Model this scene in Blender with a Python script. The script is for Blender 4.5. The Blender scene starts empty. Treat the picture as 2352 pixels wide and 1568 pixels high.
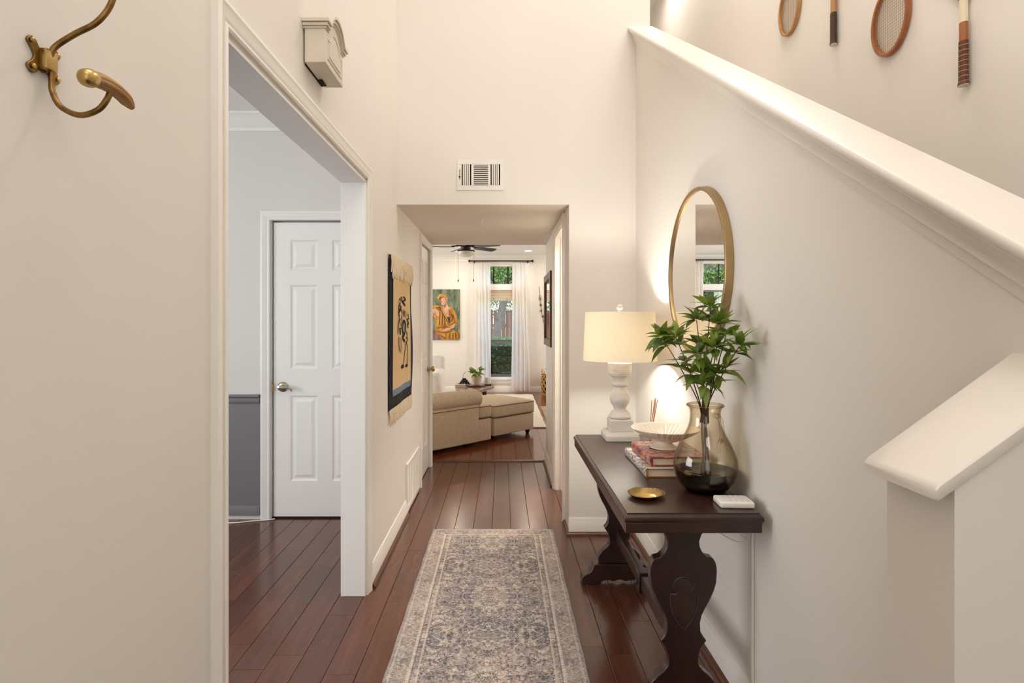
import bpy, bmesh, math, random
from math import sin, cos, pi, radians, sqrt
from mathutils import Vector, Matrix

random.seed(7)
SC = bpy.context.scene
COL = SC.collection

# ------------------------------------------------------------------ camera
F, VX, VY, H = 1280.0, 1153.0, 740.0, 1.337
cd = bpy.data.cameras.new('camera'); cam = bpy.data.objects.new('camera', cd); COL.objects.link(cam)
cam.location = (0, 0, H); cam.rotation_euler = (pi/2, 0, 0)
cd.sensor_width = 36; cd.lens = F/2352*36
cd.shift_x = (1176-VX)/2352; cd.shift_y = -(784-VY)/2352
cd.clip_start = .02; cd.clip_end = 200
SC.camera = cam

# ------------------------------------------------------------------ world, sun, exposure
w = bpy.data.worlds.new('world'); SC.world = w; w.use_nodes = True
nt = w.node_tree
sky = nt.nodes.new('ShaderNodeTexSky'); sky.sky_type = 'NISHITA'; sky.sun_disc = False
sky.sun_elevation = radians(50); sky.sun_rotation = radians(120)
bg = nt.nodes['Background']; bg.inputs['Strength'].default_value = .55
nt.links.new(sky.outputs[0], bg.inputs[0])
def light(name, typ, loc, energy, color, rot=(0, 0, 0), size=1, sizey=None, radius=None):
    d = bpy.data.lights.new(name, typ); o = bpy.data.objects.new(name, d); COL.objects.link(o)
    o.location = loc; o.rotation_euler = rot; d.energy = energy; d.color = color
    if typ == 'AREA':
        d.size = size
        if sizey: d.shape = 'RECTANGLE'; d.size_y = sizey
    elif typ == 'SUN': d.angle = radians(3)
    elif radius: d.shadow_soft_size = radius
    return o
DAY = (.93, .96, 1.0); WARM = (1, .80, .58); NEUT = (1, .97, .93)
light('sun', 'SUN', (0, 12, 10), 4, (1, .96, .88), (radians(35), radians(-18), 0))
# low fill added behind the camera; above it, daylight of the tall window
light('low_entry_fill', 'AREA', (.1, -1.5, 1.3), 5, DAY, (radians(90), 0, 0), 1.1, 1.9)
light('upper_window_daylight', 'AREA', (.55, -1.5, 3.9), 19, NEUT, (radians(62), 0, radians(10)), 1.5, 1.4)
# foyer ceiling fixture
light('foyer_ceiling_light', 'AREA', (.2, .8, 4.9), 19, (1, .955, .92), (0, 0, 0), 1.4, 1.4)
# daylight fill added in the dining room, placed to light jamb and door
light('dining_daylight_fill', 'AREA', (-3.9, 1.1, 1.5), 46, (.97, .98, 1), (radians(90), 0, radians(-90)), 2.0, 1.7)
# daylight fill added at the living room's windowless side walls
light('living_left_fill', 'AREA', (-3.85, 8.2, 1.4), 50, (1, .965, .92), (radians(90), 0, radians(-90)), 2.2, 1.8)
light('living_right_fill', 'AREA', (2.5, 8.4, 1.4), 18, (1, .96, .91), (radians(90), 0, radians(90)), 1.8, 1.8)
# unseen area lights added to brighten the stair wall and upstairs hall
light('stair_wall_fill', 'AREA', (1.35, 3.0, 4.85), 15, (1, .93, .86), (0, 0, 0), .5, .5)
light('upstairs_hall_fill', 'AREA', (1.35, 5.6, 4.85), 4.5, (1, .94, .86), (0, 0, 0), .5, .5)
# ceiling light of the small room behind the passage's right-hand doorway
light('side_room_ceiling_light', 'AREA', (.95, 4.3, 2.38), 34, (1, .94, .86), (0, radians(-18), 0), .5, .5)
vs = SC.view_settings
vs.view_transform = 'Standard'; vs.look = 'None'; vs.gamma = 1; vs.use_curve_mapping = False; vs.exposure = .80
try:
    SC.cycles.max_bounces = 12; SC.cycles.diffuse_bounces = 8; SC.cycles.glossy_bounces = 4
    SC.cycles.transparent_max_bounces = 24; SC.cycles.sample_clamp_indirect = 6
    SC.cycles.caustics_reflective = False; SC.cycles.caustics_refractive = False
except Exception: pass

# ------------------------------------------------------------------ materials
def lin(c):
    return tuple((v/255/12.92 if v/255 <= .04045 else ((v/255+.055)/1.055)**2.4) for v in c)
MATS = {}
class NT:
    """small helper around a node tree"""
    def __init__(s, name):
        s.m = bpy.data.materials.new(name); s.m.use_nodes = True; s.t = s.m.node_tree
        s.b = s.t.nodes['Principled BSDF']; s.out = s.t.nodes['Material Output']
    def n(s, typ, **kw):
        x = s.t.nodes.new('ShaderNode'+typ)
        for k, v in kw.items():
            if k in x.inputs.keys(): x.inputs[k].default_value = v
            else: setattr(x, k, v)
        return x
    def l(s, a, b): s.t.links.new(a, b)
    def coord(s, scale=(1, 1, 1), kind='Object', rnd=False):
        mp = s.n('Mapping'); mp.inputs['Scale'].default_value = scale
        if kind == 'World':
            g = s.n('NewGeometry'); s.l(g.outputs['Position'], mp.inputs[0])
        else:
            tc = s.n('TexCoord'); s.l(tc.outputs[kind], mp.inputs[0])
        if rnd:
            oi = s.n('ObjectInfo'); mu = s.n('Math', operation='MULTIPLY'); mu.inputs[1].default_value = 37.0
            s.l(oi.outputs['Random'], mu.inputs[0]); s.l(mu.outputs[0], mp.inputs['Location'])
        return mp.outputs[0]
    def noise(s, vec, scale, detail=3, rough=.5):
        x = s.n('TexNoise'); x.inputs['Scale'].default_value = scale; x.inputs['Detail'].default_value = detail
        x.inputs['Roughness'].default_value = rough; s.l(vec, x.inputs['Vector']); return x.outputs[0]
    def ramp(s, fac, stops, interp='LINEAR'):
        r = s.n('ValToRGB'); cr = r.color_ramp; cr.interpolation = interp
        while len(cr.elements) < len(stops): cr.elements.new(.5)
        for e, (p, c) in zip(cr.elements, stops): e.position = p; e.color = (*c, 1) if len(c) == 3 else c
        s.l(fac, r.inputs[0]); return r.outputs[0]
    def mix(s, fac, a, b, blend='MIX'):
        x = s.n('Mix', data_type='RGBA', blend_type=blend)
        for sock, v in ((x.inputs[0], fac), (x.inputs[6], a), (x.inputs[7], b)):
            if hasattr(v, 'links'): s.l(v, sock)
            elif isinstance(v, (int, float)): sock.default_value = v
            else: sock.default_value = (*v, 1)
        return x.outputs[2]
    def math(s, op, a, b=0.0, c=None):
        x = s.n('Math', operation=op)
        for sock, v in zip(x.inputs, (a, b) if c is None else (a, b, c)):
            if hasattr(v, 'links'): s.l(v, sock)
            else: sock.default_value = v
        return x.outputs[0]
    def bump(s, h, strength=.2, dist=.01):
        b = s.n('Bump'); b.inputs['Strength'].default_value = strength; b.inputs['Distance'].default_value = dist
        s.l(h, b.inputs['Height']); s.l(b.outputs[0], s.b.inputs['Normal'])
    def set(s, color=None, rough=None, metal=None, **kw):
        if color is not None:
            if hasattr(color, 'links'): s.l(color, s.b.inputs['Base Color'])
            else: s.b.inputs['Base Color'].default_value = (*color, 1)
        if rough is not None:
            if hasattr(rough, 'links'): s.l(rough, s.b.inputs['Roughness'])
            else: s.b.inputs['Roughness'].default_value = rough
        if metal is not None: s.b.inputs['Metallic'].default_value = metal
        for k, v in kw.items(): s.b.inputs[k].default_value = v
        return s.m

def plain(name, rgb, rough=.5, metal=0, var=.06, vscale=8, bump=0, bscale=60, **kw):
    """a colour with faint noise variation"""
    t = NT(name); c = lin(rgb)
    v = t.coord()
    f = t.noise(v, vscale, 4)
    lo = tuple(x*(1-var) for x in c); hi = tuple(min(1, x*(1+var)) for x in c)
    t.set(t.ramp(f, [(.3, lo), (.7, hi)]), rough, metal, **kw)
    if bump: t.bump(t.noise(v, bscale, 3), bump, .004)
    MATS[name] = t.m; return t.m

def wood(name, a, b, rough=.35, axis='y', scale=1.0, rnd=True, kind='World', spread=.35, coat=0.0):
    t = NT(name)
    sc = {'x': (1.2, 14, 14), 'y': (14, 1.2, 14), 'z': (14, 14, 1.2)}[axis]
    v = t.coord(tuple(x*scale for x in sc), kind, rnd)
    n1 = t.noise(v, 1.6, 6, .6); n2 = t.noise(v, 9, 5, .7)
    col = t.ramp(t.math('ADD', t.math('MULTIPLY', n1, .7), t.math('MULTIPLY', n2, .3)), [(.30, lin(a)), (.72, lin(b))])
    if rnd:
        oi = t.n('ObjectInfo')
        col = t.mix(1.0, col, t.ramp(oi.outputs['Random'], [(0, (1-spread,)*3), (1, (1+spread*.6,)*3)]), 'MULTIPLY')
    t.set(col, t.math('MULTIPLY_ADD', n2, .06, rough-.03)); t.bump(n2, .02, .001)
    if coat: t.b.inputs['Coat Weight'].default_value = coat; t.b.inputs['Coat Roughness'].default_value = .12
    MATS[name] = t.m; return t.m

def paint(name, rgb, rough=.55, bump=.06, bscale=140):
    t = NT(name); c = lin(rgb); v = t.coord(kind='World')
    f = t.noise(v, 1.3, 3)
    t.set(t.ramp(f, [(.3, tuple(x*.975 for x in c)), (.7, tuple(min(1, x*1.02) for x in c))]), rough)
    t.bump(t.noise(v, bscale, 2), bump, .002)
    MATS[name] = t.m; return t.m
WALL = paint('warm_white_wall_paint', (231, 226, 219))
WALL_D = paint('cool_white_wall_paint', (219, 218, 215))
WAINS = paint('grey_wainscot_paint', (118, 118, 121), .45)
TRIMM = paint('white_semi_gloss_trim', (238, 234, 227), .32, .02, 60)
TRIMD = paint('bright_white_trim', (240, 240, 239), .32, .03, 60)
CAPM = paint('cream_stair_cap_paint', (228, 222, 214), .35, .015, 40)
CEIL = paint('popcorn_ceiling_paint', (238, 230, 219), .9, .9, 110)
CEILD = paint('white_textured_ceiling', (236, 234, 230), .9, .6, 110)
FLOORW = wood('cherry_floor_boards', (76, 42, 30), (110, 66, 47), .22, 'y', .8, True, 'World', .20, .2)
FLOORL = wood('glazed_red_brown_floor', (104, 50, 28), (134, 70, 42), .2, 'y', .7, True, 'World', .18, .35)
SHOE = wood('brown_shoe_moulding', (66, 38, 24), (112, 70, 44), .35, 'y', 1, False)
GAP = plain('dark_floor_joint', (30, 17, 12), .8)
TABLEW = wood('dark_walnut', (36, 19, 15), (64, 37, 30), .34, 'y', 1.0, False, 'World', .2, .2)
TABLET = wood('worn_dark_walnut_top', (60, 36, 28), (98, 66, 52), .30, 'y', .8, False, 'World', .2, .3)
TABLEL = wood('dark_walnut_upright', (33, 17, 14), (58, 33, 27), .32, 'z', 1.0, False, 'World', .2, .2)
BRASS = plain('aged_brass', (184, 156, 100), .32, 1, .25, 40)
BRASSH = plain('antique_hook_brass', (138, 108, 62), .42, 1, .4, 60)
GOLD = plain('brushed_gold_frame', (172, 146, 106), .38, 1, .08, 12)
NICKEL = plain('satin_nickel', (180, 174, 160), .3, 1)
BLACK = plain('black_metal', (20, 19, 18), .4, .3)
DARK = plain('dark_void', (14, 12, 11), .9)
WHITEP = plain('white_plastic', (236, 232, 226), .4)
CREAMP = plain('cream_chime_plastic', (214, 206, 190), .45)
CERAM = plain('ivory_glazed_ceramic', (236, 226, 208), .22)
POTM = plain('beige_pot', (212, 196, 172), .6)
LINEN = NT('beige_linen')
_v = LINEN.coord((1, 1, 1)); _a = LINEN.noise(LINEN.coord((420, 70, 70)), 1, 2); _b = LINEN.noise(LINEN.coord((70, 420, 420)), 1, 2)
_f = LINEN.math('MULTIPLY', LINEN.math('ADD', _a, _b), .5)
LINEN.set(LINEN.ramp(_f, [(.36, lin((184, 162, 130))), (.64, lin((232, 216, 190)))]), .92); LINEN.bump(_f, .25, .002); LINEN = LINEN.m
PIPING = plain('brown_piping', (112, 88, 62), .9)
WHITEF = plain('white_slipcover', (232, 226, 220), .95, 0, .05, 20, .2, 200)
SHAG = plain('cream_wool_rug', (232, 222, 204), .98, 0, .1, 90, .8, 160)
CREAMT = plain('cream_cotton_fringe', (226, 210, 182), .95, 0, .12, 90)
TAPB = plain('tan_wool_weave', (214, 184, 138), .97, 0, .12, 120, .4, 300)
TAPK = plain('black_wool_weave', (24, 20, 22), .97, 0, .2, 120, .3, 300)
TAPBL = plain('slate_blue_wool', (110, 130, 148), .97, 0, .15, 120)
TAPBR = plain('brown_wool', (92, 60, 44), .97)
WICK = plain('seagrass_weave', (190, 150, 92), .8, 0, .3, 90)
WICKD = plain('dark_seagrass_core', (74, 50, 28), .9)
HEARTH = plain('tan_hearth_tile', (176, 154, 122), .45, 0, .1, 20)
FENCE = wood('cedar_fence', (98, 58, 38), (146, 96, 66), .8, 'z', .5, True, 'World', .2)
BARK = plain('grey_bark', (72, 66, 60), .95, 0, .5, 14, .5, 22)
GRASS = plain('lawn', (70, 96, 44), .95, 0, .3, 30)
STEMM = plain('brown_stem', (84, 58, 40), .8)
STEMG = plain('green_stem', (110, 132, 56), .6)
REED = plain('rattan_reed', (196, 140, 82), .7)
PAGES = plain('cream_paper', (226, 210, 182), .9)
BROWNF = wood('brown_picture_frame', (70, 34, 20), (112, 62, 36), .4, 'z', 1, False)
COFFEE = wood('live_edge_table_wood', (120, 92, 78), (176, 150, 132), .22, 'y', 1, False, 'World', .2, .3)
BEADS = plain('dark_beads', (38, 34, 36), .3)
RACKW = wood('ash_racket_wood', (150, 100, 52), (204, 156, 96), .35, 'z', 1.5, True, 'World', .12)
RACKR = wood('reddish_racket_wood', (132, 72, 34), (178, 110, 58), .32, 'z', 1.5, False)
RACKP = wood('pale_racket_wood', (196, 164, 112), (226, 204, 160), .35, 'z', 1.5, False)
RACKWH = plain('cream_painted_throat', (224, 212, 184), .4)
LEATH = plain('brown_leather_grip', (92, 48, 30), .55, 0, .3, 60)
LEATHD = plain('dark_leather_grip', (66, 42, 32), .6, 0, .3, 60)
GRIPS = plain('pale_grip_stitch', (206, 172, 118), .6)
GUT = plain('gut_string', (170, 144, 104), .5)
HANDW = wood('carved_wood_hook', (128, 84, 32), (196, 152, 88), .4, 'y', 2.5, False)
WHITEW = wood('whitewashed_wood', (196, 188, 176), (232, 228, 220), .6, 'x', 2.2, False)
TRANSLIT = []
def cloth(name, rgb, tr=.5):
    t = NT(name); d = t.n('BsdfDiffuse'); q = t.n('BsdfTranslucent'); m = t.n('MixShader'); m.inputs[0].default_value = tr
    v = t.coord((300, 300, 300)); c = lin(rgb)
    col = t.ramp(t.noise(v, 1, 2), [(.3, tuple(x*.94 for x in c)), (.7, c)])
    t.l(col, d.inputs[0]); t.l(col, q.inputs[0]); t.l(d.outputs[0], m.inputs[1]); t.l(q.outputs[0], m.inputs[2])
    t.l(m.outputs[0], t.out.inputs[0]); MATS[name] = t.m; return t.m
SHADE = cloth('ivory_linen_shade', (252, 247, 234), .46)
SHEER = cloth('sheer_white_curtain', (250, 247, 243), .5)
ROMAN = cloth('woven_roman_shade', (226, 206, 178), .4)
def glass(name, tint, ior=1.35, edge=None):
    t = NT(name); tr = t.n('BsdfTransparent'); gl = t.n('BsdfGlossy'); lw0 = t.n('LayerWeight'); lw0.inputs[0].default_value = .5; m = t.n('MixShader')
    frs = t.math('MULTIPLY_ADD', t.math('POWER', lw0.outputs['Facing'], 4.0), (ior-1)*1.2, .05); gl.inputs['Roughness'].default_value = .02
    if edge:
        lw = t.n('LayerWeight'); lw.inputs[0].default_value = .5
        t.l(t.mix(t.math('POWER', lw.outputs['Facing'], 2.0), tint, edge), tr.inputs[0])
    else: tr.inputs[0].default_value = (*tint, 1)
    t.l(frs, m.inputs[0]); t.l(tr.outputs[0], m.inputs[1]); t.l(gl.outputs[0], m.inputs[2]); t.l(m.outputs[0], t.out.inputs[0])
    MATS[name] = t.m; return t.m
PANE = glass('window_glass', (.97, .98, .98))
SMOKE = glass('smoke_amber_glass', lin((250, 247, 239)), 1.4, lin((196, 182, 152)))
SMOKEB = glass('dark_smoke_glass', lin((124, 112, 84)), 1.4, lin((50, 52, 38)))
CRYST = NT('crystal').set((.97, .97, .96), .06, 0, **{'Transmission Weight': .75, 'IOR': 1.45})
MIRR = NT('mirror_silver').set((.93, .93, .92), .004, 1)
def emit(name, rgb, s):
    t = NT(name); e = t.n('Emission'); e.inputs[0].default_value = (*lin(rgb), 1); e.inputs[1].default_value = s
    t.l(e.outputs[0], t.out.inputs[0]); return t.m
LEDM = emit('lit_led_lens', (255, 240, 214), 9)
BULBM = emit('lit_bulb', (255, 220, 160), 12)
def leafmat(name, a, b, tr=.25):
    t = NT(name); oi = t.n('ObjectInfo'); v = t.coord((1, 1, 1), 'World')
    f = t.math('ADD', t.math('MULTIPLY', oi.outputs['Random'], .6), t.math('MULTIPLY', t.noise(v, 25, 2), .4))
    col = t.ramp(f, [(.15, lin(a)), (.8, lin(b))])
    t.set(col, .38); q = t.n('BsdfTranslucent'); m = t.n('MixShader'); m.inputs[0].default_value = tr
    br = t.mix(.5, col, lin((150, 170, 40)), 'MIX'); t.l(br, q.inputs[0])
    t.l(t.b.outputs[0], m.inputs[1]); t.l(q.outputs[0], m.inputs[2]); t.l(m.outputs[0], t.out.inputs[0]); return t.m
LEAF = leafmat('glossy_green_leaf', (52, 80, 38), (138, 160, 68), .38)
LEAFP = leafmat('pothos_leaf', (78, 112, 34), (140, 164, 60))
LEAFT = leafmat('tree_leaf', (50, 88, 44), (140, 176, 90), .4)
LEAFH = leafmat('hedge_leaf', (44, 84, 40), (120, 170, 70), .3)
BOOKA = NT('red_blue_art_cover')
_v = BOOKA.coord((1, 1, 1), 'World'); _n = BOOKA.noise(_v, 28, 5, .7)
BOOKA.set(BOOKA.ramp(_n, [(.36, lin((44, 52, 104))), (.43, lin((60, 66, 110))), (.46, lin((182, 70, 48))), (.51, lin((196, 92, 52))), (.54, lin((198, 178, 160))), (.62, lin((150, 110, 104)))]), .3); BOOKA = BOOKA.m
BOOKR = plain('red_book_board', (158, 56, 34), .5)
BOOKB = NT('grey_print_cover')
_v = BOOKB.coord((1, 1, 1), 'World'); _n = BOOKB.noise(BOOKB.coord((1, 26, 60), 'World'), 2.2, 4, .7)
BOOKB.set(BOOKB.ramp(_n, [(.36, lin((86, 84, 92))), (.47, lin((150, 142, 136))), (.55, lin((222, 214, 204)))]), .35); BOOKB = BOOKB.m
BOOKO = plain('ochre_book_board', (178, 112, 44), .5)

# runner: faded oriental pattern made of mirrored motifs
def rugmat():
    t = NT('faded_oriental_runner')
    tc = t.n('TexCoord'); sp = t.n('SeparateXYZ'); t.l(tc.outputs['Object'], sp.inputs[0])
    ax = t.math('ABSOLUTE', sp.outputs[0]); hy = t.math('PINGPONG', sp.outputs[1], .34)
    cb = t.n('CombineXYZ'); t.l(ax, cb.inputs[0]); t.l(hy, cb.inputs[1])
    P = cb.outputs[0]
    base = t.ramp(t.noise(tc.outputs['Object'], 2.6, 3), [(.3, lin((118, 115, 120))), (.5, lin((148, 139, 139))), (.7, lin((176, 160, 152)))])
    v1 = t.n('TexVoronoi'); v1.inputs['Scale'].default_value = 8.5; v1.inputs['Randomness'].default_value = .8; t.l(P, v1.inputs['Vector'])
    n1 = t.noise(P, 40, 4, .7)
    d = t.math('ADD', v1.outputs['Distance'], t.math('MULTIPLY', t.math('SUBTRACT', n1, .5), .5))
    mot = t.ramp(d, [(.16, (1, 1, 1)), (.24, (.25, .25, .25)), (.30, (.75, .75, .75)), (.40, (0, 0, 0))])
    mcol = t.ramp(v1.outputs['Color'], [(0, lin((206, 186, 164))), (.5, lin((214, 202, 188))), (1, lin((196, 164, 140)))])
    col = t.mix(t.math('MULTIPLY', mot, .85), base, mcol)
    v4 = t.n('TexVoronoi'); v4.inputs['Scale'].default_value = 19; v4.inputs['Randomness'].default_value = .9; t.l(P, v4.inputs['Vector'])
    mot2 = t.ramp(t.math('ADD', v4.outputs['Distance'], t.math('MULTIPLY', t.math('SUBTRACT', t.noise(P, 110, 4, .8), .5), .7)), [(.22, (1, 1, 1)), (.34, (0, 0, 0))])
    m2c = t.ramp(v4.outputs['Color'], [(.2, lin((96, 94, 102))), (.45, lin((190, 168, 150))), (.7, lin((204, 192, 180))), (.9, lin((108, 112, 122)))], 'CONSTANT')
    col = t.mix(t.math('MULTIPLY', mot2, .7), col, m2c)
    # dark little scrolls
    v2 = t.n('TexVoronoi', feature='DISTANCE_TO_EDGE'); v2.inputs['Scale'].default_value = 26; t.l(P, v2.inputs['Vector'])
    scr = t.ramp(t.math('ADD', v2.outputs['Distance'], t.math('MULTIPLY', t.math('SUBTRACT', t.noise(P, 90, 4, .8), .5), .5)), [(.0, (1, 1, 1)), (.12, (0, 0, 0))])
    brk = t.ramp(t.noise(P, 11, 2), [(.38, (0, 0, 0)), (.55, (1, 1, 1))])
    col = t.mix(t.math('MULTIPLY', t.math('MULTIPLY', scr, brk), .7), col, lin((70, 68, 76)))
    for sc_, cc, st_, th_ in ((15, (214, 200, 186), .65, .022), (24, (72, 70, 80), .75, .026), (34, (206, 188, 172), .5, .03)):
        nz = t.math('ABSOLUTE', t.math('SUBTRACT', t.noise(P, sc_, 2, .45), .5))
        col = t.mix(t.math('MULTIPLY', t.ramp(nz, [(th_*.5, (1, 1, 1)), (th_, (0, 0, 0))]), st_), col, lin(cc))
    # border band and its lines
    ay = t.math('SUBTRACT', 1.22, t.math('ABSOLUTE', sp.outputs[1]))
    e = t.math('MINIMUM', t.math('SUBTRACT', .384, ax), ay)
    band = t.ramp(e, [(.0, (.5,)*3), (.085, (.5,)*3), (.092, (.15,)*3), (.118, (.3,)*3), (.122, (0, 0, 0))], 'LINEAR')
    v3 = t.n('TexVoronoi'); v3.inputs['Scale'].default_value = 24; t.l(P, v3.inputs['Vector'])
    bcol = t.ramp(t.math('ADD', v3.outputs['Distance'], t.math('MULTIPLY', t.noise(P, 60, 4, .8), .5)), [(.36, lin((84, 82, 88))), (.48, lin((136, 128, 126))), (.60, lin((160, 150, 144))), (.76, lin((192, 178, 166)))])
    col = t.mix(t.math('MULTIPLY', band, .8), col, bcol)
    for c0, wd, cc in ((.122, .0035, (206, 192, 176)), (.098, .003, (120, 112, 112)), (.090, .006, (212, 200, 188)), (.018, .004, (196, 184, 172)), (.004, .006, (150, 144, 142))):
        ln = t.math('COMPARE', e, c0, wd)
        col = t.mix(t.math('MULTIPLY', ln, .7), col, lin(cc))
    # weave
    mp = t.n('Mapping'); mp.inputs['Scale'].default_value = (50, 300, 1); t.l(tc.outputs['Object'], mp.inputs[0])
    wv = t.noise(mp.outputs[0], 1, 3, .7); fine = t.noise(tc.outputs['Object'], 170, 3, .7)
    col = t.mix(1, col, t.ramp(t.math('ADD', t.math('MULTIPLY', wv, .6), t.math('MULTIPLY', fine, .4)), [(.36, (.42, .42, .44)), (.5, (.98, .97, .96)), (.62, (1.4, 1.36, 1.3))]), 'MULTIPLY')
    t.set(col, .95); t.bump(wv, .3, .002)
    return t.m
RUG = rugmat()

# ------------------------------------------------------------------ mesh builder
class MB:
    def __init__(s): s.v = []; s.f = []; s.fm = []; s.mi = 0
    def add(s, vs, fs):
        o = len(s.v); s.v += [tuple(p) for p in vs]
        for f in fs: s.f.append([i+o for i in f]); s.fm.append(s.mi)
        return s
    def box(s, x0, x1, y0, y1, z0, z1):
        x0, x1 = sorted((x0, x1)); y0, y1 = sorted((y0, y1)); z0, z1 = sorted((z0, z1))
        return s.add([(x0, y0, z0), (x1, y0, z0), (x1, y1, z0), (x0, y1, z0), (x0, y0, z1), (x1, y0, z1), (x1, y1, z1), (x0, y1, z1)],
                     [(3, 2, 1, 0), (4, 5, 6, 7), (0, 1, 5, 4), (1, 2, 6, 5), (2, 3, 7, 6), (3, 0, 4, 7)])
    def prism(s, poly, axis, a0, a1):
        n = len(poly)
        def P(p, a):
            return {'x': (a, p[0], p[1]), 'y': (p[0], a, p[1]), 'z': (p[0], p[1], a)}[axis]
        vs = [P(p, a0) for p in poly]+[P(p, a1) for p in poly]
        fs = [list(range(n))[::-1], list(range(n, 2*n))]+[(i, (i+1) % n, (i+1) % n+n, i+n) for i in range(n)]
        return s.add(vs, fs)
    def lathe(s, prof, c=(0, 0, 0), n=32, cap=True, axis='z', flute=0, fl_n=0):
        vs = []; m = len(prof)
        for j in range(n):
            a = 2*pi*j/n
            for k, (r, z) in enumerate(prof):
                if flute and fl_n: rr = r*(1+flute*cos(fl_n*a))
                else: rr = r
                p = (rr*cos(a), rr*sin(a), z)
                if axis == 'y': p = (p[0], p[2], p[1])
                if axis == 'x': p = (p[2], p[0], p[1])
                vs.append((p[0]+c[0], p[1]+c[1], p[2]+c[2]))
        fs = []
        for j in range(n):
            q = (j+1) % n
            for k in range(m-1): fs.append((j*m+k, q*m+k, q*m+k+1, j*m+k+1))
        if cap:
            if prof[0][0] > 1e-6: fs.append([j*m for j in range(n)][::-1])
            if prof[-1][0] > 1e-6: fs.append([j*m+m-1 for j in range(n)])
        return s.add(vs, fs)
    def tube(s, pts, r, n=8, closed=False, flat=None):
        pts = [Vector(p) for p in pts]; m = len(pts)
        rs = r if isinstance(r, (list, tuple)) else [r]*m
        vs = []; up = None
        for i, p in enumerate(pts):
            if closed: t = pts[(i+1) % m]-pts[i-1]
            else: t = pts[min(i+1, m-1)]-pts[max(i-1, 0)]
            t.normalize()
            if up is None:
                up = Vector((0, 0, 1)) if abs(t.z) < .9 else Vector((1, 0, 0))
            a = t.cross(up)
            if a.length < 1e-5: a = t.cross(Vector((1, .3, 0)))
            a.normalize(); b = a.cross(t).normalized(); up = b
            for j in range(n):
                q = 2*pi*j/n; vs.append(p+(a*cos(q)+b*sin(q))*rs[i])
        fs = []
        for i in range(m if closed else m-1):
            k = (i+1) % m
            for j in range(n): fs.append((i*n+j, i*n+(j+1) % n, k*n+(j+1) % n, k*n+j))
        if not closed: fs.append(list(range(n))[::-1]); fs.append([(m-1)*n+j for j in range(n)])
        return s.add(vs, fs)
    def grid(s, fn, nu, nv, closed_u=False):
        vs = [fn(i/nu, j/nv) for i in range(nu+1) for j in range(nv+1)]
        fs = [(i*(nv+1)+j, (i+1)*(nv+1)+j, (i+1)*(nv+1)+j+1, i*(nv+1)+j+1) for i in range(nu) for j in range(nv)]
        return s.add(vs, fs)
    def sphere(s, c, r, n=16, m=10, sc=(1, 1, 1)):
        prof = [(max(1e-7, r*sin(pi*k/m)), -r*cos(pi*k/m)) for k in range(m+1)]
        o = len(s.v); s.lathe(prof, (0, 0, 0), n, False)
        s.v[o:] = [(p[0]*sc[0]+c[0], p[1]*sc[1]+c[1], p[2]*sc[2]+c[2]) for p in s.v[o:]]
        return s
    def rbox(s, x0, x1, y0, y1, z0, z1, r, seg=4, crown=0.0):
        """box with rounded edges (superellipsoid-like), optional crowned top"""
        cx, cy, cz = (x0+x1)/2, (y0+y1)/2, (z0+z1)/2
        bm = bmesh.new(); bmesh.ops.create_cube(bm, size=1)
        for v in bm.verts: v.co = Vector((v.co.x*(x1-x0), v.co.y*(y1-y0), v.co.z*(z1-z0)))
        bmesh.ops.bevel(bm, geom=list(bm.edges), offset=r, segments=seg, affect='EDGES', profile=.5)
        if crown:
            bmesh.ops.subdivide_edges(bm, edges=[e for e in bm.edges if e.calc_length() > .1], cuts=5, use_grid_fill=True)
            for v in bm.verts:
                if v.co.z > 0:
                    k = (1-(2*v.co.x/(x1-x0))**2)*(1-(2*v.co.y/(y1-y0))**2)
                    v.co.z += crown*max(0, k)**.5 if k > 0 else 0
        bm.verts.index_update()
        vs = [(v.co.x+cx, v.co.y+cy, v.co.z+cz) for v in bm.verts]; fs = [[v.index for v in f.verts] for f in bm.faces]
        bm.free(); return s.add(vs, fs)
    def mesh(s, name, mats, smooth=True, angle=38, fix=True):
        me = bpy.data.meshes.new(name); me.from_pydata(s.v, [], s.f); 
        for m in (mats if isinstance(mats, (list, tuple)) else [mats]): me.materials.append(m)
        if any(s.fm): me.polygons.foreach_set('material_index', s.fm)
        if fix:
            bm = bmesh.new(); bm.from_mesh(me); bmesh.ops.recalc_face_normals(bm, faces=bm.faces); bm.to_mesh(me); bm.free()
        if smooth:
            me.polygons.foreach_set('use_smooth', [True]*len(me.polygons)); me.set_sharp_from_angle(angle=radians(angle))
        me.update(); return me
    def build(s, name, mats, parent=None, local=False, smooth=True, angle=38, bevel=0, fix=True, seg=2):
        if parent is None:
            xs = [p[0] for p in s.v]; ys = [p[1] for p in s.v]; zs = [p[2] for p in s.v]
            off = Vector(((min(xs)+max(xs))/2, (min(ys)+max(ys))/2, min(zs)))
            if local: off = Vector((0, 0, 0))
        elif local: off = Vector((0, 0, 0))
        else:
            off = Vector((0, 0, 0)); p = parent
            while p: off = off+p.location; p = p.parent
        s.v = [(p[0]-off.x, p[1]-off.y, p[2]-off.z) for p in s.v]
        o = bpy.data.objects.new(name, s.mesh(name, mats, smooth, angle, fix)); COL.objects.link(o)
        if parent is None: o.location = off
        else: o.parent = parent
        if bevel:
            b = o.modifiers.new('bevel', 'BEVEL'); b.width = bevel; b.segments = seg; b.limit_method = 'ANGLE'; b.angle_limit = radians(40)
        return o

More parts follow.
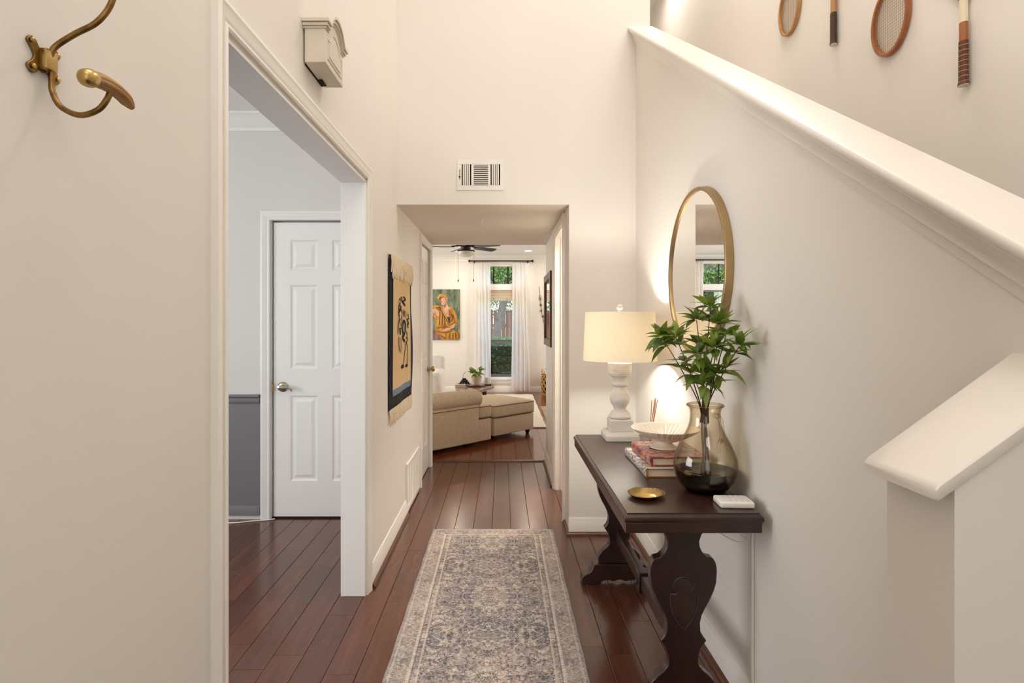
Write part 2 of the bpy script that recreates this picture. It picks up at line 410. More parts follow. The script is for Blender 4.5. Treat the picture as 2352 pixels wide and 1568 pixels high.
def thing(name, label, cat, loc=(0, 0, 0), rotz=0, group=None):
    o = bpy.data.objects.new(name, None); COL.objects.link(o); o.empty_display_size = .1
    o.location = loc; o.rotation_euler = (0, 0, rotz); return tag(o, label, cat, group)
def tag(o, label, cat, group=None):
    o['label'] = label; o['category'] = cat
    if group: o['group'] = group
    return o
def struct(o, label=None, cat=None):
    o['kind'] = 'structure'
    if label: o['label'] = label
    if cat: o['category'] = cat
    return o
def inst(name, me, parent, loc=(0, 0, 0), rot=None, scale=None):
    o = bpy.data.objects.new(name, me); COL.objects.link(o); o.parent = parent; o.location = loc
    if rot is not None: o.rotation_euler = rot
    if scale is not None: o.scale = scale
    return o
def cat_rom(pts, n=6):
    pts = [Vector(p) for p in pts]; out = []
    for i in range(len(pts)-1):
        p0 = pts[max(i-1, 0)]; p1 = pts[i]; p2 = pts[i+1]; p3 = pts[min(i+2, len(pts)-1)]
        for k in range(n):
            t = k/n
            out.append(.5*((2*p1)+(p2-p0)*t+(2*p0-5*p1+4*p2-p3)*t*t+(3*p1-p0-3*p2+p3)*t**3))
    out.append(pts[-1]); return out

# ------------------------------------------------------------------ setting: walls
XL, XR = -.667, .845            # hall faces
YE, YP = 3.52, 5.36             # end wall, far end of passage
PXR = .424                      # passage right face
ZS = 2.083                      # passage soffit
YW = 10.70                      # living room far wall
OY0, OY1, OZ = 1.35, 2.72, 2.03 # left opening
m = MB()
m.box(-.787, XL, -1.6, OY0, 0, 5).box(-.787, XL, OY0, OY1, OZ, 5).box(-.787, XL, OY1, 4.55, 0, 5)
m.box(-.787, XL, 4.55, 5.15, 2.0, 5).box(-.787, XL, 5.15, YP, 0, 5).box(-1.5, -.787, 4.5, 5.2, 0, 2.2)
struct(m.build('wall_left', WALL, smooth=False), 'tall warm white hallway wall with a wide cased opening', 'wall')
m = MB(); m.prism([(XL, ZS-.002), (PXR, ZS-.002), (PXR, 0), (.935, 0), (.935, 5), (XL, 5)], 'y', YE, 3.64)
struct(m.build('wall_end', WALL, smooth=False), 'tall warm white wall above the low passage, with an air vent', 'wall')
m = MB(); m.box(PXR, .54, 3.64, 3.79, 0, ZS).box(PXR, .54, 3.79, 4.46, 2.03, ZS+.1).box(PXR, .54, 4.46, YP, 0, ZS)
struct(m.build('wall_passage', WALL, smooth=False), 'right wall of the low passage beside the framed mirror', 'wall')
zc = lambda y: .896+.656*y
m = MB(); m.prism([(-1.0, 0), (YE, 0), (YE, zc(YE)-.03), (-1.0, zc(-1)-.03)], 'x', XR, .935)
struct(m.build('wall_right', WALL, smooth=False), 'warm white stair side wall behind the console table', 'wall')
m = MB(); m.box(1.75, 1.87, -1.6, 5.48, 0, 5).box(1.75, 1.87, 5.48, 7.0, 2.75, 5)
struct(m.build('wall_stair', WALL, smooth=False), 'stairwell wall hung with wooden tennis rackets', 'wall')
m = MB(); m.box(.815, 1.87, 7.0, 7.1, 2.75, 5).box(.815, .935, 3.64, 7, 2.75, 5)
struct(m.build('wall_upstairs', WALL, smooth=False), 'upstairs hall wall beyond the stair opening', 'wall')
m = MB(); m.box(-.787, 1.87, -1.72, -1.6, 0, 5)
struct(m.build('wall_front', WALL, smooth=False), 'front entry wall of the foyer', 'wall')
m = MB(); m.box(-.787, 1.87, -1.72, 7.1, 5, 5.15)
struct(m.build('ceiling', CEILD, smooth=False), 'high foyer ceiling', 'ceiling')
m = MB(); m.box(XL-.02, PXR+.02, YE+.0015, YP, ZS-.0025, 2.3)
struct(m.build('ceiling_passage', CEIL, smooth=False), 'low textured passage ceiling', 'ceiling')
m = MB(); m.box(.935, 1.75, YE, 7.1, 2.68, 2.75)
struct(m.build('floor_upstairs', WALL, smooth=False), 'upstairs landing floor', 'floor')
# dining room shell
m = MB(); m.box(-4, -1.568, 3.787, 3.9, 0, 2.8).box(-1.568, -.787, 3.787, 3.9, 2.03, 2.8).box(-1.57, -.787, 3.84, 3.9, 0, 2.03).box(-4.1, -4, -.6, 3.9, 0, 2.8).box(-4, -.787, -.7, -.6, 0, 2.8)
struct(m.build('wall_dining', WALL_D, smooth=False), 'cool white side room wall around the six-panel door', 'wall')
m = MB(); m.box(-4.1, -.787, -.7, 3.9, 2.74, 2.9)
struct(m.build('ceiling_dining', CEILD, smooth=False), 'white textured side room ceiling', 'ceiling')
m = MB(); m.box(-4, -1.640, 3.775, 3.79, .09, .80)
wn = struct(m.build('wall_wainscot', WAINS, smooth=False), 'grey painted lower wall beside the six-panel door', 'wall')
m = MB(); m.prism([(3.79, .79), (3.765, .79), (3.76, .80), (3.768, .81), (3.768, .825), (3.752, .835), (3.752, .848), (3.79, .848)], 'x', -4, -1.642)
struct(m.build('trim_1', WAINS), 'grey chair rail moulding in the side room', 'trim')
m = MB(); m.prism([(3.79, .03), (3.772, .03), (3.772, .085), (3.78, .105), (3.79, .105)], 'x', -4, -1.642)
struct(m.build('baseboard_dining', WAINS), 'grey painted baseboard beside the six-panel door', 'baseboard')
m = MB(); m.prism([(3.79, 2.74), (3.70, 2.74), (3.70, 2.73), (3.712, 2.725), (3.735, 2.70), (3.76, 2.665), (3.775, 2.655), (3.775, 2.635), (3.79, 2.635)], 'x', -4, -.787)
struct(m.build('trim_2', TRIMD), 'white crown moulding in the side room', 'trim')
# living room shell
W1 = (-.434, .388, .25, 2.45); W2 = (-3.26, -2.18, .25, 2.50)
m = MB()
m.box(-4, W2[0], YW, 10.86, 0, 2.7).box(W2[0], W2[1], YW, 10.86, 0, W2[2]).box(W2[0], W2[1], YW, 10.86, W2[3], 2.7).box(W2[1], W1[0], YW, 10.86, 0, 2.7)
m.box(W1[0], W1[1], YW, 10.86, 0, W1[2]).box(W1[0], W1[1], YW, 10.86, W1[3], 2.7).box(W1[1], 2.6, YW, 10.86, 0, 2.7)
struct(m.build('wall_living', WALL, smooth=False), 'living room window wall with the painting', 'wall')
for nm, bx, lb in (('wall_living_left', (-4.1, -4, 5.36, 10.86, 0, 2.7), 'left wall of the living room'), ('wall_living_right', (2.6, 2.7, 5.36, 10.86, 0, 2.7), 'right wall of the living room'),
                   ('wall_living_near', (-4, -.787, 5.36, 5.46, 0, 2.7), 'near wall of the living room left of the passage'), ('wall_living_corner', (.54, 2.6, 5.36, 5.46, 0, 2.7), 'near wall of the living room right of the passage'),
                   ('wall_header', (-.787, .54, 5.25, 5.36, 2.3, 2.7), 'header wall above the passage end')):
    m = MB(); m.box(*bx); struct(m.build(nm, WALL, smooth=False), lb, 'wall')
m = MB(); m.box(-4.1, 2.7, 5.36, 10.86, 2.62, 2.76)
struct(m.build('ceiling_living', CEILD, smooth=False), 'white living room ceiling with recessed lights', 'ceiling')
m = MB(); m.prism([(YW, 2.62), (YW-.09, 2.62), (YW-.09, 2.605), (YW-.075, 2.60), (YW-.04, 2.56), (YW-.02, 2.535), (YW-.02, 2.515), (YW, 2.515)], 'x', -4, 2.6)
struct(m.build('trim_3', TRIMM), 'white crown moulding above the living room windows', 'trim')
m = MB(); m.prism([(YW, 0), (YW-.018, 0), (YW-.018, .09), (YW-.008, .105), (YW, .105)], 'x', -4, 2.6)
struct(m.build('baseboard_living', TRIMM), 'white living room baseboard under the windows', 'baseboard')

# ------------------------------------------------------------------ floors with boards
m = MB(); m.box(-4, 1.87, -1.72, YP, -.05, -.008)
floor = struct(m.build('floor', GAP, smooth=False), 'red brown hardwood plank floor of the hallway', 'floor')
PW = .122
mp = MB(); hw = PW/2-.0009
mp.add([(-hw, 0, 0), (hw, 0, 0), (hw, 1, 0), (-hw, 1, 0), (-hw, 0, -.0016), (hw, 0, -.0016), (hw, 1, -.0016), (-hw, 1, -.0016)], [(0, 1, 2, 3)])
mp = MB(); c = .0016
mp.add([(-hw+c, 0, 0), (hw-c, 0, 0), (hw-c, 1, 0), (-hw+c, 1, 0), (-hw, 0, -.0016), (hw, 0, -.0016), (hw, 1, -.0016), (-hw, 1, -.0016),
        (-hw, 0, -.01), (hw, 0, -.01), (hw, 1, -.01), (-hw, 1, -.01)],
       [(0, 1, 2, 3), (4, 0, 3, 7), (1, 5, 6, 2), (0, 4, 5, 1), (3, 2, 6, 7), (8, 4, 7, 11), (5, 9, 10, 6), (4, 8, 9, 5), (7, 6, 10, 11)])
plank_me = mp.mesh('plank', FLOORW, False)
def lay(parent, me, x0, x1, y0, y1, w, lens, off=0):
    fx, fy, fz = parent.location
    k0 = math.floor((x0-off)/w)
    k = k0
    while off+k*w < x1:
        xc = off+(k+.5)*w; y = y0-random.uniform(0, 1.0)
        while y < y1:
            L = random.uniform(*lens); a = max(y, y0); b = min(y+L, y1)
            if b-a > .08:
                inst('plank', me, parent, (xc-fx, a-fy, -fz), None, (1, b-a-.0016, 1))
            y += L
        k += 1
lay(floor, plank_me, -2.25, .80, 1.45, YP-.012, PW, (.7, 1.35), -.065)
m = MB(); m.box(-4.1, 2.7, YP+.012, 10.86, -.05, -.006)
floorl = struct(m.build('floor_living', GAP, smooth=False), 'glazed red brown living room floor', 'floor')
PL = .1525
mp = MB(); hw = PL/2-.001
mp.add([(-hw+c, 0, 0), (hw-c, 0, 0), (hw-c, 1, 0), (-hw+c, 1, 0), (-hw, 0, -.0016), (hw, 0, -.0016), (hw, 1, -.0016), (-hw, 1, -.0016), (-hw, 0, -.01), (hw, 0, -.01), (hw, 1, -.01), (-hw, 1, -.01)],
       [(0, 1, 2, 3), (4, 0, 3, 7), (1, 5, 6, 2), (0, 4, 5, 1), (3, 2, 6, 7), (8, 4, 7, 11), (5, 9, 10, 6), (4, 8, 9, 5), (7, 6, 10, 11)])
plank_l = mp.mesh('plank', FLOORL, False)
lay(floorl, plank_l, -.77, .29, YP+.02, 8.6, PL, (.9, 1.6), .293)
mt = MB(); mt.box(-.0715, .0715, -.083, .083, -.01, 0); tile_me = mt.mesh('tile', FLOORL, False)
fx, fy, fz = floorl.location
for k in range(14):
    for j in range(3):
        inst('tile', tile_me, floorl, (.3655+j*.145-fx, YP+.105+k*.168-fy, -fz))
lay(floorl, plank_l, .293, .75, 7.72, 8.62, PL, (.9, 1.6), .293)
lay(floorl, plank_l, .75, 1.9, 5.5, YW-.02, PL, (.9, 1.6), .75)
lay(floorl, plank_l, -.75, .75, 8.62, YW-.02, PL, (.9, 1.6), .75)
# hearth tiles
mt = MB(); mt.box(-.055, .055, -.20, .20, -.004, .004); hm = mt.mesh('hearth_tile', HEARTH, False)
for i in range(6):
    for j in range(4): inst('hearth_tile', hm, floorl, (.665+i*.115-fx, 7.42+j*.41-fy, -fz+.002))
m = MB(); m.prism([(YP-.02, -.002), (YP-.012, .010), (YP+.015, .012), (YP+.03, -.002)], 'x', XL+.02, PXR)
struct(m.build('trim_4', SHOE), 'dark wood threshold strip at the end of the passage', 'trim')

# ------------------------------------------------------------------ casings, baseboards
def prof_casing(w=.062):   # (across, out)
    return [(0, 0), (0, .010), (.006, .014), (.016, .011), (.024, .015), (w*.62, .017), (w*.8, .021), (w, .018), (w, 0)]
def casing_x(name, xf, sgn, y0, y1, zt, label, w=.062, z0=0.0, parts=3, mat=TRIMM):
    """mitred casing on a wall whose face is the plane x=xf, protruding in direction sgn, around y0..y1 up to zt"""
    p = prof_casing(w); n = len(p); vs = []
    for k in range(4):
        for a, o in p:
            vs.append((xf+sgn*(o-.0005), (y0-a) if k < 2 else (y1+a), z0 if k in (0, 3) else zt+a))
    fs = [list(range(n)), list(range(3*n, 4*n))]
    for r in range(3): fs += [(r*n+i, r*n+(i+1) % n, (r+1)*n+(i+1) % n, (r+1)*n+i) for i in range(n)]
    m = MB(); m.add(vs, fs)
    return struct(m.build(name, mat, angle=25), label, 'trim')
casing_x('trim_5', XL, 1, OY0-.012, OY1+.012, OZ+.008, 'white casing around the wide opening to the side room')
m = MB(); m.box(-.787, XL+.001, OY1-.001, OY1+.012, 0, OZ).box(-.787, XL+.001, OY0-.012, OY0, 0, OZ).box(-.787, XL+.001, OY0-.012, OY1+.012, OZ-.012, OZ)
m.v = [(p[0], p[1], p[2]) for p in m.v]
struct(m.build('trim_6', TRIMD, bevel=.002), 'bright white jamb lining of the wide opening', 'trim')
casing_x('trim_7', XL, 1, 4.555, 5.145, 2.0, 'white casing around the closet door in the passage', .055)
casing_x('trim_8', PXR, -1, 3.79, 4.46, 2.015, 'white casing around the doorway on the passage right side', .055)
m = MB(); m.box(PXR-.001, .54, 4.448, 4.461, 0, 2.02).box(PXR-.001, .54, 3.789, 3.802, 0, 2.02).box(PXR-.001, .54, 3.79, 4.46, 2.008, 2.03)
m.box(.47, .485, 4.436, 4.45, 0, 2.01)
struct(m.build('trim_9', TRIMM), 'white jamb of the doorway on the passage right side', 'trim')
BBP = [(0, 0), (.014, 0), (.014, .078), (.009, .088), (.009, .094), (.005, .105), (0, .105)]
SHP = [(0, 0), (.019, 0), (.018, .008), (.013, .015), (.006, .019), (0, .020)]
def base_x(name, xf, sgn, y0, y1, label, shoe=True):
    m = MB(); m.prism([(xf+sgn*a, b) for a, b in BBP], 'y', y0, y1)
    o = struct(m.build(name, TRIMM), label, 'baseboard')
    if shoe:
        s = MB(); s.prism([(xf+sgn*(.014+a), b) for a, b in SHP], 'y', y0+.004, y1-.004); s.build('shoe_moulding', SHOE, o)
    return o
base_x('baseboard_left', XL, 1, OY1+.078, 3.865, 'white baseboard below the woven bird tapestry')
base_x('baseboard_passage', PXR, -1, 4.52, YP, 'white baseboard below the framed mirror in the passage')
base_x('baseboard_right', XR, -1, .93, YE, 'white baseboard behind the console table')
m = MB(); m.prism([(YE-a, b) for a, b in BBP], 'x', PXR-.004, XR)
be = struct(m.build('baseboard_end', TRIMM), 'white baseboard on the wall beyond the lamp', 'baseboard')
s = MB(); s.prism([(YE-.014-a, b) for a, b in SHP], 'x', PXR-.018, XR-.03).prism([(PXR-.0+-a, b) for a, b in SHP], 'y', YE-.014, 3.73); s.build('shoe_moulding', SHOE, be)

# ------------------------------------------------------------------ stair cap and stub wall
def sweep(m, prof, y0, y1, zf):
    n = len(prof)
    vs = [(x, y0, zf(y0)+d) for x, d in prof]+[(x, y1, zf(y1)+d) for x, d in prof]
    fs = [list(range(n))[::-1], list(range(n, 2*n))]+[(i, (i+1) % n, (i+1) % n+n, i+n) for i in range(n)]
    m.add(vs, fs)
m = MB()
sweep(m, [(.950, 0), (.802, 0), (.797, -.003), (.794, -.010), (.794, -.020), (.798, -.027), (.804, -.030), (.950, -.030)], -1.0, YE+.002, zc)
cap = struct(m.build('trim_10', CAPM), 'cream sloping cap board on the stair half wall', 'trim')
m = MB()
sweep(m, [(XR, -.029), (.806, -.029), (.806, -.036), (.812, -.040), (.817, -.050), (.825, -.062), (.832, -.078), (.832, -.086), (.836, -.092), (.838, -.112), (XR, -.116)], -1.0, YE, zc)
m.build('cove_moulding', CAPM, cap)
# stub wall
SX, SY0, SY1 = .635, .782, .919
zs = lambda x: 1.110+.72*(x-.60)
m = MB(); m.prism([(SX, 0), (XR, 0), (XR, zs(XR)-.026), (SX, zs(SX)-.026)], 'y', SY0, SY1)
stub = struct(m.build('wall_stub', WALL, smooth=False), 'short stub wall at the foot of the stairs', 'wall')
m = MB()
pr = [(SY0-.012, -.004), (SY0-.009, 0), (SY1+.003, 0), (SY1+.006, -.004), (SY1+.006, -.020), (SY1+.003, -.025), (SY0-.009, -.025), (SY0-.012, -.020)]
n = len(pr); vs_ = []
for x in (.600, .606, XR): vs_ += [(x, y, zs(x)+d*(.6 if x == .6 else 1)-(.004 if x == .6 else 0)) for y, d in pr]
fs_ = [list(range(n)), list(range(2*n, 3*n))]
for r in range(2): fs_ += [(r*n+i, r*n+(i+1) % n, (r+1)*n+(i+1) % n, (r+1)*n+i) for i in range(n)]
m.add(vs_, fs_); m.build('cap', CAPM, stub)

# ------------------------------------------------------------------ six panel doors
def panel_mesh(w, h, mat):
    m = MB(); a, b, d0, d1, d2 = .012, .042, .009, .006, .001
    def ring(i, z): return [(-w/2+i, z, -h/2+i), (w/2-i, z, -h/2+i), (w/2-i, z, h/2-i), (-w/2+i, z, h/2-i)]
    vs = ring(0, 0)+ring(a, d0)+ring(a+.010, d0)+ring(b, d2); fs = []
    for r in range(3): fs += [(r*4+i, r*4+(i+1) % 4, r*4+4+(i+1) % 4, r*4+4+i) for i in range(4)]
    fs.append((12, 13, 14, 15)); m.add(vs, fs); return m.mesh('panel', mat, False, fix=False)
def six_panel(door, w, h, mat, two_col=True):
    """local frame: x across, y depth (front at 0, towards +y is back), z up, origin bottom left"""
    st = .115 if w > .65 else .095; mu = .10 if w > .65 else .085
    pw = (w-2*st-mu)/2
    rows = [(.245, .835), (1.02, 1.60), (1.70, 1.91)]
    sc = h/2.03; rows = [(a*sc, b*sc) for a, b in rows]
    m = MB(); t = .03
    xs = [(0, st), (st+pw, st+pw+mu), (w-st, w)]
    for a, b in xs: m.box(a, b, 0, t, 0, h)
    zs_ = [0]+[v for r in rows for v in r]+[h]
    for a, b in ((st, st+pw), (st+pw+mu, w-st)):
        for k in range(0, len(zs_), 2): m.box(a, b, 0, t, zs_[k], zs_[k+1])
    m.box(0, w, .012, t, 0, h)
    m.build('slab', mat, door, local=True, smooth=False)
    for a, b in rows:
        me = panel_mesh(pw, b-a, mat)
        for cx in (st+pw/2, w-st-pw/2): inst('panel', me, door, (cx, 0, (a+b)/2))
# dining door (front faces -y)
d1 = bpy.data.objects.new('door_1', None); COL.objects.link(d1); d1.location = (-1.560, 3.806, .012)
struct(d1, 'white six-panel door in the side room seen through the wide opening', 'door')
six_panel(d1, .70, 2.005, TRIMD)
h = MB()
h.lathe([(.034, 0), (.034, -.006), (.028, -.012), (.014, -.014), (.012, -.045), (.016, -.05), (.016, -.062), (.001, -.066)], (.064, -.0, .885), 24, True, 'y')
hp = cat_rom([(.064, -.055, .885), (.09, -.058, .888), (.115, -.056, .884), (.135, -.052, .878), (.143, -.05, .868), (.136, -.05, .864)], 5)
h.tube(hp, [.008]*10+[.007]*8+[.006]*(len(hp)-18), 8)
h.build('lever_handle', NICKEL, d1, local=True)
h = MB(); h.box(-.012, 0, -.018, 0, .85, .905); h.build('strike_plate', BRASS, d1, local=True)
p = prof_casing(.06); m = MB()
for edge, d in ((-1.575, -1), (-.80, 1)): m.prism([(edge+d*a, 3.787-o) for a, o in p], 'z', 0, 2.03+.06)
m.prism([(3.787-o-.0006, 2.03+a) for a, o in p], 'x', -1.635, -.79)
struct(m.build('trim_11', TRIMD, angle=25), 'white casing around the six-panel door in the side room', 'trim')
m = MB(); m.box(-1.57, -.80, 3.795, 3.84, 0, .009); struct(m.build('door_gap_shade', DARK), 'dark strip standing in for the shade under the six-panel door', 'trim')  # dark strip put in as the shade of the gap below the door
# white cable along the side room skirting
m = MB(); m.tube(cat_rom([(-2.4, 3.745, .006), (-2.0, 3.735, .006), (-1.80, 3.70, .006), (-1.66, 3.74, .006), (-1.58, 3.758, .006), (-1.54, 3.775, .006)], 6), .004, 6)
tag(m.build('cable', WHITEP), 'thin white cable on the floor by the grey wall and six-panel door', 'cable')
# closet door in the passage (front faces +x)
d2 = bpy.data.objects.new('door_2', None); COL.objects.link(d2); d2.location = (-.679, 4.558, .012); d2.rotation_euler = (0, 0, pi/2)
struct(d2, 'white narrow panelled closet door with brass knob in the passage', 'door')
six_panel(d2, .584, 1.98, TRIMM)
h = MB(); h.lathe([(.030, 0), (.030, -.005), (.013, -.010), (.011, -.030), (.020, -.036), (.026, -.048), (.025, -.058), (.014, -.066), (.0005, -.067)], (.53, 0, .90), 20, True, 'y')
h.build('knob', BRASS, d2, local=True)
for z in (.25, 1.73):
    h = MB(); h.box(-.010, .008, -.004, .002, z-.045, z+.045).tube([(-.001, -.006, z-.05), (-.001, -.006, z+.05)], .005, 8); h.build('hinge', BRASS, d2, local=True)
# small lit room behind the open doorway on the right side of the passage
m = MB(); m.box(.935, 1.75, YE, 3.64, 0, 2.68).box(1.60, 1.75, 3.64, YP, 0, 2.68)
struct(m.build('wall_side_room', WALL, smooth=False), 'walls of the small room beyond the passage doorway', 'wall')
m = MB(); m.box(.54, 1.75, 3.64, YP, 2.42, 2.50)
struct(m.build('ceiling_side_room', CEILD, smooth=False), 'ceiling of the small room beyond the passage doorway', 'ceiling')

# ------------------------------------------------------------------ windows
def window(name, W, label, shade=False, nx=3):
    x0, x1, z0, z1 = W; y = YW
    wn = bpy.data.objects.new(name, None); COL.objects.link(wn); wn.location = ((x0+x1)/2, y+.08, z0); struct(wn, label, 'window')
    zt0, zt1 = 1.955, 2.073        # rail between transom and sash
    m = MB(); f = .035
    m.box(x0, x0+f, y+.03, y+.11, z0, z1).box(x1-f, x1, y+.03, y+.11, z0, z1).box(x0, x1, y+.03, y+.11, z1-f, z1).box(x0, x1, y+.03, y+.11, z0, z0+f)
    m.box(x0, x1, y+.005, y+.11, zt0, zt1)
    m.build('frame', TRIMD, wn, bevel=.003)
    m = MB(); m.box(x0-.03, x1+.03, y-.03, y+.05, z0-.02, z0+.012); m.build('sill', TRIMD, wn, bevel=.003)
    m = MB(); m.box(x0-.05, x1+.05, y-.012, y, z0-.09, z0-.02); m.build('apron', TRIMM, wn)
    for q in range(1, nx):
        xx = x0+(x1-x0)*q/nx; m = MB(); m.box(xx-.012, xx+.012, y+.06, y+.075, zt1, z1-f); m.build('muntin', BLACK, wn)
    m = MB(); m.box(x0+f, x1-f, y+.05, y+.09, .965, 1.0).box(x0+f, x1-f, y+.05, y+.09, z0+f, z0+f+.05).box(x0+f, x1-f, y+.05, y+.09, zt0-.03, zt0)
    if not shade: m.box((x0+x1)/2-.015, (x0+x1)/2+.015, y+.05, y+.09, z0+f, zt0)
    m.build('sash', plain('grey_metal_sash', (110, 112, 114), .4, .3) if 'grey_metal_sash' not in MATS else MATS['grey_metal_sash'], wn)
    for a, b in ((zt1, z1-f), (1.0, zt0), (z0+f, .965)):
        m = MB(); m.box(x0+f, x1-f, y+.066, y+.070, a, b); m.build('pane', PANE, wn, smooth=False)
    return wn
window('window_1', W1, 'tall narrow living room window between sheer curtains', True)
window('window_2', W2, 'wide living room window reflected in the round mirror', False)
# roman shade in window 1
rs = thing('roman_shade', 'raised woven roman shade in the tall narrow window', 'window shade', (-.023, YW+.02, 1.74))
for k in range(4):
    z = 1.955-.05*k; m = MB()
    m.grid(lambda a, b, z=z, k=k: (-.39+.735*a, YW+.022-.012*sin(pi*b)-.004*k, z-.06*b), 8, 6); m.build('fold', ROMAN, rs)
for x in (-.165, .085):
    m = MB(); m.tube([(x, YW+.0, 1.80), (x-.004, YW-.005, 1.765), (x+.012, YW-.005, 1.752), (x+.02, YW-.003, 1.78), (x+.008, YW, 1.80)], .004, 6); m.build('cord_loop', WICK, rs)

# ------------------------------------------------------------------ curtains and rods
def rod(x0, x1, z, label):
    r = thing('curtain_rod', label, 'curtain rod', ((x0+x1)/2, YW-.09, z-.02))
    m = MB(); m.tube([(x0, YW-.09, z), (x1, YW-.09, z)], .012, 12); m.build('pole', BLACK, r)
    for x in (x0, x1):
        m = MB(); m.lathe([(.012, -.02), (.022, -.015), (.022, .015), (.012, .02)], (x, YW-.09, z), 14, True, 'x'); m.build('finial', BLACK, r)
    for x in (x0+.09, x1-.09):
        m = MB(); m.box(x-.01, x+.01, YW-.1, YW, z-.018, z-.010).box(x-.012, x+.012, YW-.006, YW, z-.05, z+.03); m.build('bracket', BLACK, r)
def curtain(x0, x1, zt, zb, label, nr=9, fl=1.0, ph=0.0):
    c_ = thing('curtain', label, 'curtain', ((x0+x1)/2, YW-.09, zb), 0, 'sheer white curtains')
    def fn(a, b):
        z = zt+(zb-zt)*b; k = (1-b)
        amp = .006+.016*min(1, b*3)
        sp = 1+(.10*fl)*b
        x = (x0+x1)/2+((x0+(x1-x0)*a)-(x0+x1)/2)*sp
        return (x+.006*sin(a*19+b*4), YW-.088+amp*sin(2*pi*nr*.62*a*(1-.2*b)+ph)+.010*sin(a*23+b*5+ph), z)
    m = MB(); m.grid(fn, nr*10, 24); m.build('fabric', SHEER, c_, angle=80, fix=False)
    me = None
    for k in range(nr):
        x = x0+(x1-x0)*(k+.5)/nr
        if me is None:
            q = MB(); q.tube([(0, .019*cos(a), .019*sin(a)-.010) for a in [2*pi*i/14 for i in range(14)]], .0025, 6, True); me = q.mesh('ring', BLACK)
        inst('ring', me, c_, (x-c_.location.x, 0, zt+.035-zb))
ZR = 2.505
rod(-.62, .58, ZR, 'black curtain rod above the tall narrow window')
curtain(-.545, -.225, ZR-.04, .03, 'sheer white curtain left of the tall narrow window', 9)
curtain(.195, .52, ZR-.04, .03, 'sheer white curtain right of the tall narrow window', 9, 1, 2.0)
rod(-3.6, -1.86, ZR+.02, 'black curtain rod above the wide window in the round mirror')
curtain(-2.20, -1.96, ZR-.02, .03, 'sheer white curtain beside the wide window seen in the round mirror', 6, .4, 1)
curtain(-3.5, -3.24, ZR-.02, .03, 'sheer white curtain at the far end of the wide window', 6, .4, 3)

# ------------------------------------------------------------------ console table
TX0, TX1, TY0, TY1, TZ = .382, .818, 1.734, 2.976, .74
TC = .600
tb = thing('console_table', 'dark walnut trestle console table with carved legs against the right wall', 'table', (TC, (TY0+TY1)/2, 0))
def rect_loft(levels):
    m = MB(); vs = []; fs = []
    for (i, z) in levels: vs += [(TX0+i, TY0+i, z), (TX1-i, TY0+i, z), (TX1-i, TY1-i, z), (TX0+i, TY1-i, z)]
    n = len(levels)
    for r in range(n-1): fs += [(r*4+k, r*4+(k+1) % 4, r*4+4+(k+1) % 4, r*4+4+k) for k in range(4)]
    fs.append((3, 2, 1, 0)); fs.append(tuple((n-1)*4+k for k in range(4)))
    m.add(vs, fs); return m
rect_loft([(.014, .711), (.004, .711), (.004, .7125)]+[(.006, .735-.02)]*0+[(.004, .712), (.001, .716), (0, .722), (.002, .729), (.008, .734), (.011, .736), (.011, .7405), (.013, .7405)]).build('tabletop_edge', TABLEW, tb, angle=30)
m = MB(); m.box(TX0+.014, TX1-.014, TY0+.014, TY1-.014, .728, TZ); m.build('tabletop', TABLET, tb, bevel=.0015)
m = MB()
m.box(TX0+.004, TX1-.006, TY0+.004, TY0+.024, .679, .712).box(TX0+.004, TX1-.006, TY1-.024, TY1-.004, .679, .712)
m.box(TX0+.004, TX0+.024, TY0+.024, TY1-.024, .679, .712).box(TX1-.026, TX1-.006, TY0+.024, TY1-.024, .679, .712)
m.build('apron', TABLEW, tb, bevel=.002)
raw = [(1135, 300), (1128, 395), (1100, 430), (1083, 480), (1086, 520), (1105, 565), (1140, 600), (1190, 614), (1206, 640), (1217, 680), (1219, 720), (1213, 800), (1196, 860), (1165, 930), (1127, 1000), (1102, 1050), (1088, 1110), (1092, 1175), (1110, 1215), (1138, 1245), (1122, 1268), (1094, 1310), (1080, 1360), (1075, 1400), (1082, 1440), (1110, 1475), (1160, 1515), (1200, 1560), (1214, 1600), (1206, 1650), (1190, 1672)]
half = [((x-961)/2331, .8198-y/2331.6) for x, y in raw]
half = [(a, max(.103, b)) for a, b in half]; half[0] = (half[0][0], .700)
footh = [(.0, .103), (.128, .103), (.135, .094), (.138, .078), (.150, .062), (.172, .052), (.186, .044), (.193, .030), (.193, .008), (.188, 0), (.100, 0), (.094, .014), (.080, .022), (.050, .022), (.030, .016), (.012, .024), (0, .027)]
def smooth2(pts, n=3):
    return [(p.x, p.y) for p in cat_rom([(a, b, 0) for a, b in pts], n)]
for yl in (1.840, 2.850):
    poly = [(TC+a, b) for a, b in half]+[(TC-a, b) for a, b in half[::-1]]
    m = MB(); m.prism(poly, 'y', yl, yl+.038); lg = m.build('leg', TABLEL, tb, bevel=.003, angle=30)
    # carved shield: recessed look made with a raised rim and an inset field
    sh = [(0, .497), (.016, .494), (.029, .484), (.035, .468), (.031, .456), (.022, .452), (.020, .446), (.026, .440), (.044, .441), (.0455, .42), (.043, .40), (.036, .375), (.024, .352), (.010, .334), (0, .322)]
    sp = [(TC+a, b) for a, b in sh]+[(TC-a, b) for a, b in sh[::-1][1:-1]]
    m = MB(); m.tube([(x, yl-.0005, z) for x, z in sp], .0028, 6, True); m.build('carved_outline', TABLEL, lg)
    m = MB(); m.prism([(TC+(x-TC)*.93, .41+(z-.41)*.94) for x, z in sp], 'y', yl-.0022, yl+.001); m.build('carved_shield', TABLEW, lg, bevel=.001)
    poly = [(TC+a, b) for a, b in footh]+[(TC-a, b) for a, b in footh[::-1][1:-1]]
    m = MB(); m.prism(poly, 'y', yl-.012, yl+.05); m.build('foot', TABLEW, tb, bevel=.003, angle=30)
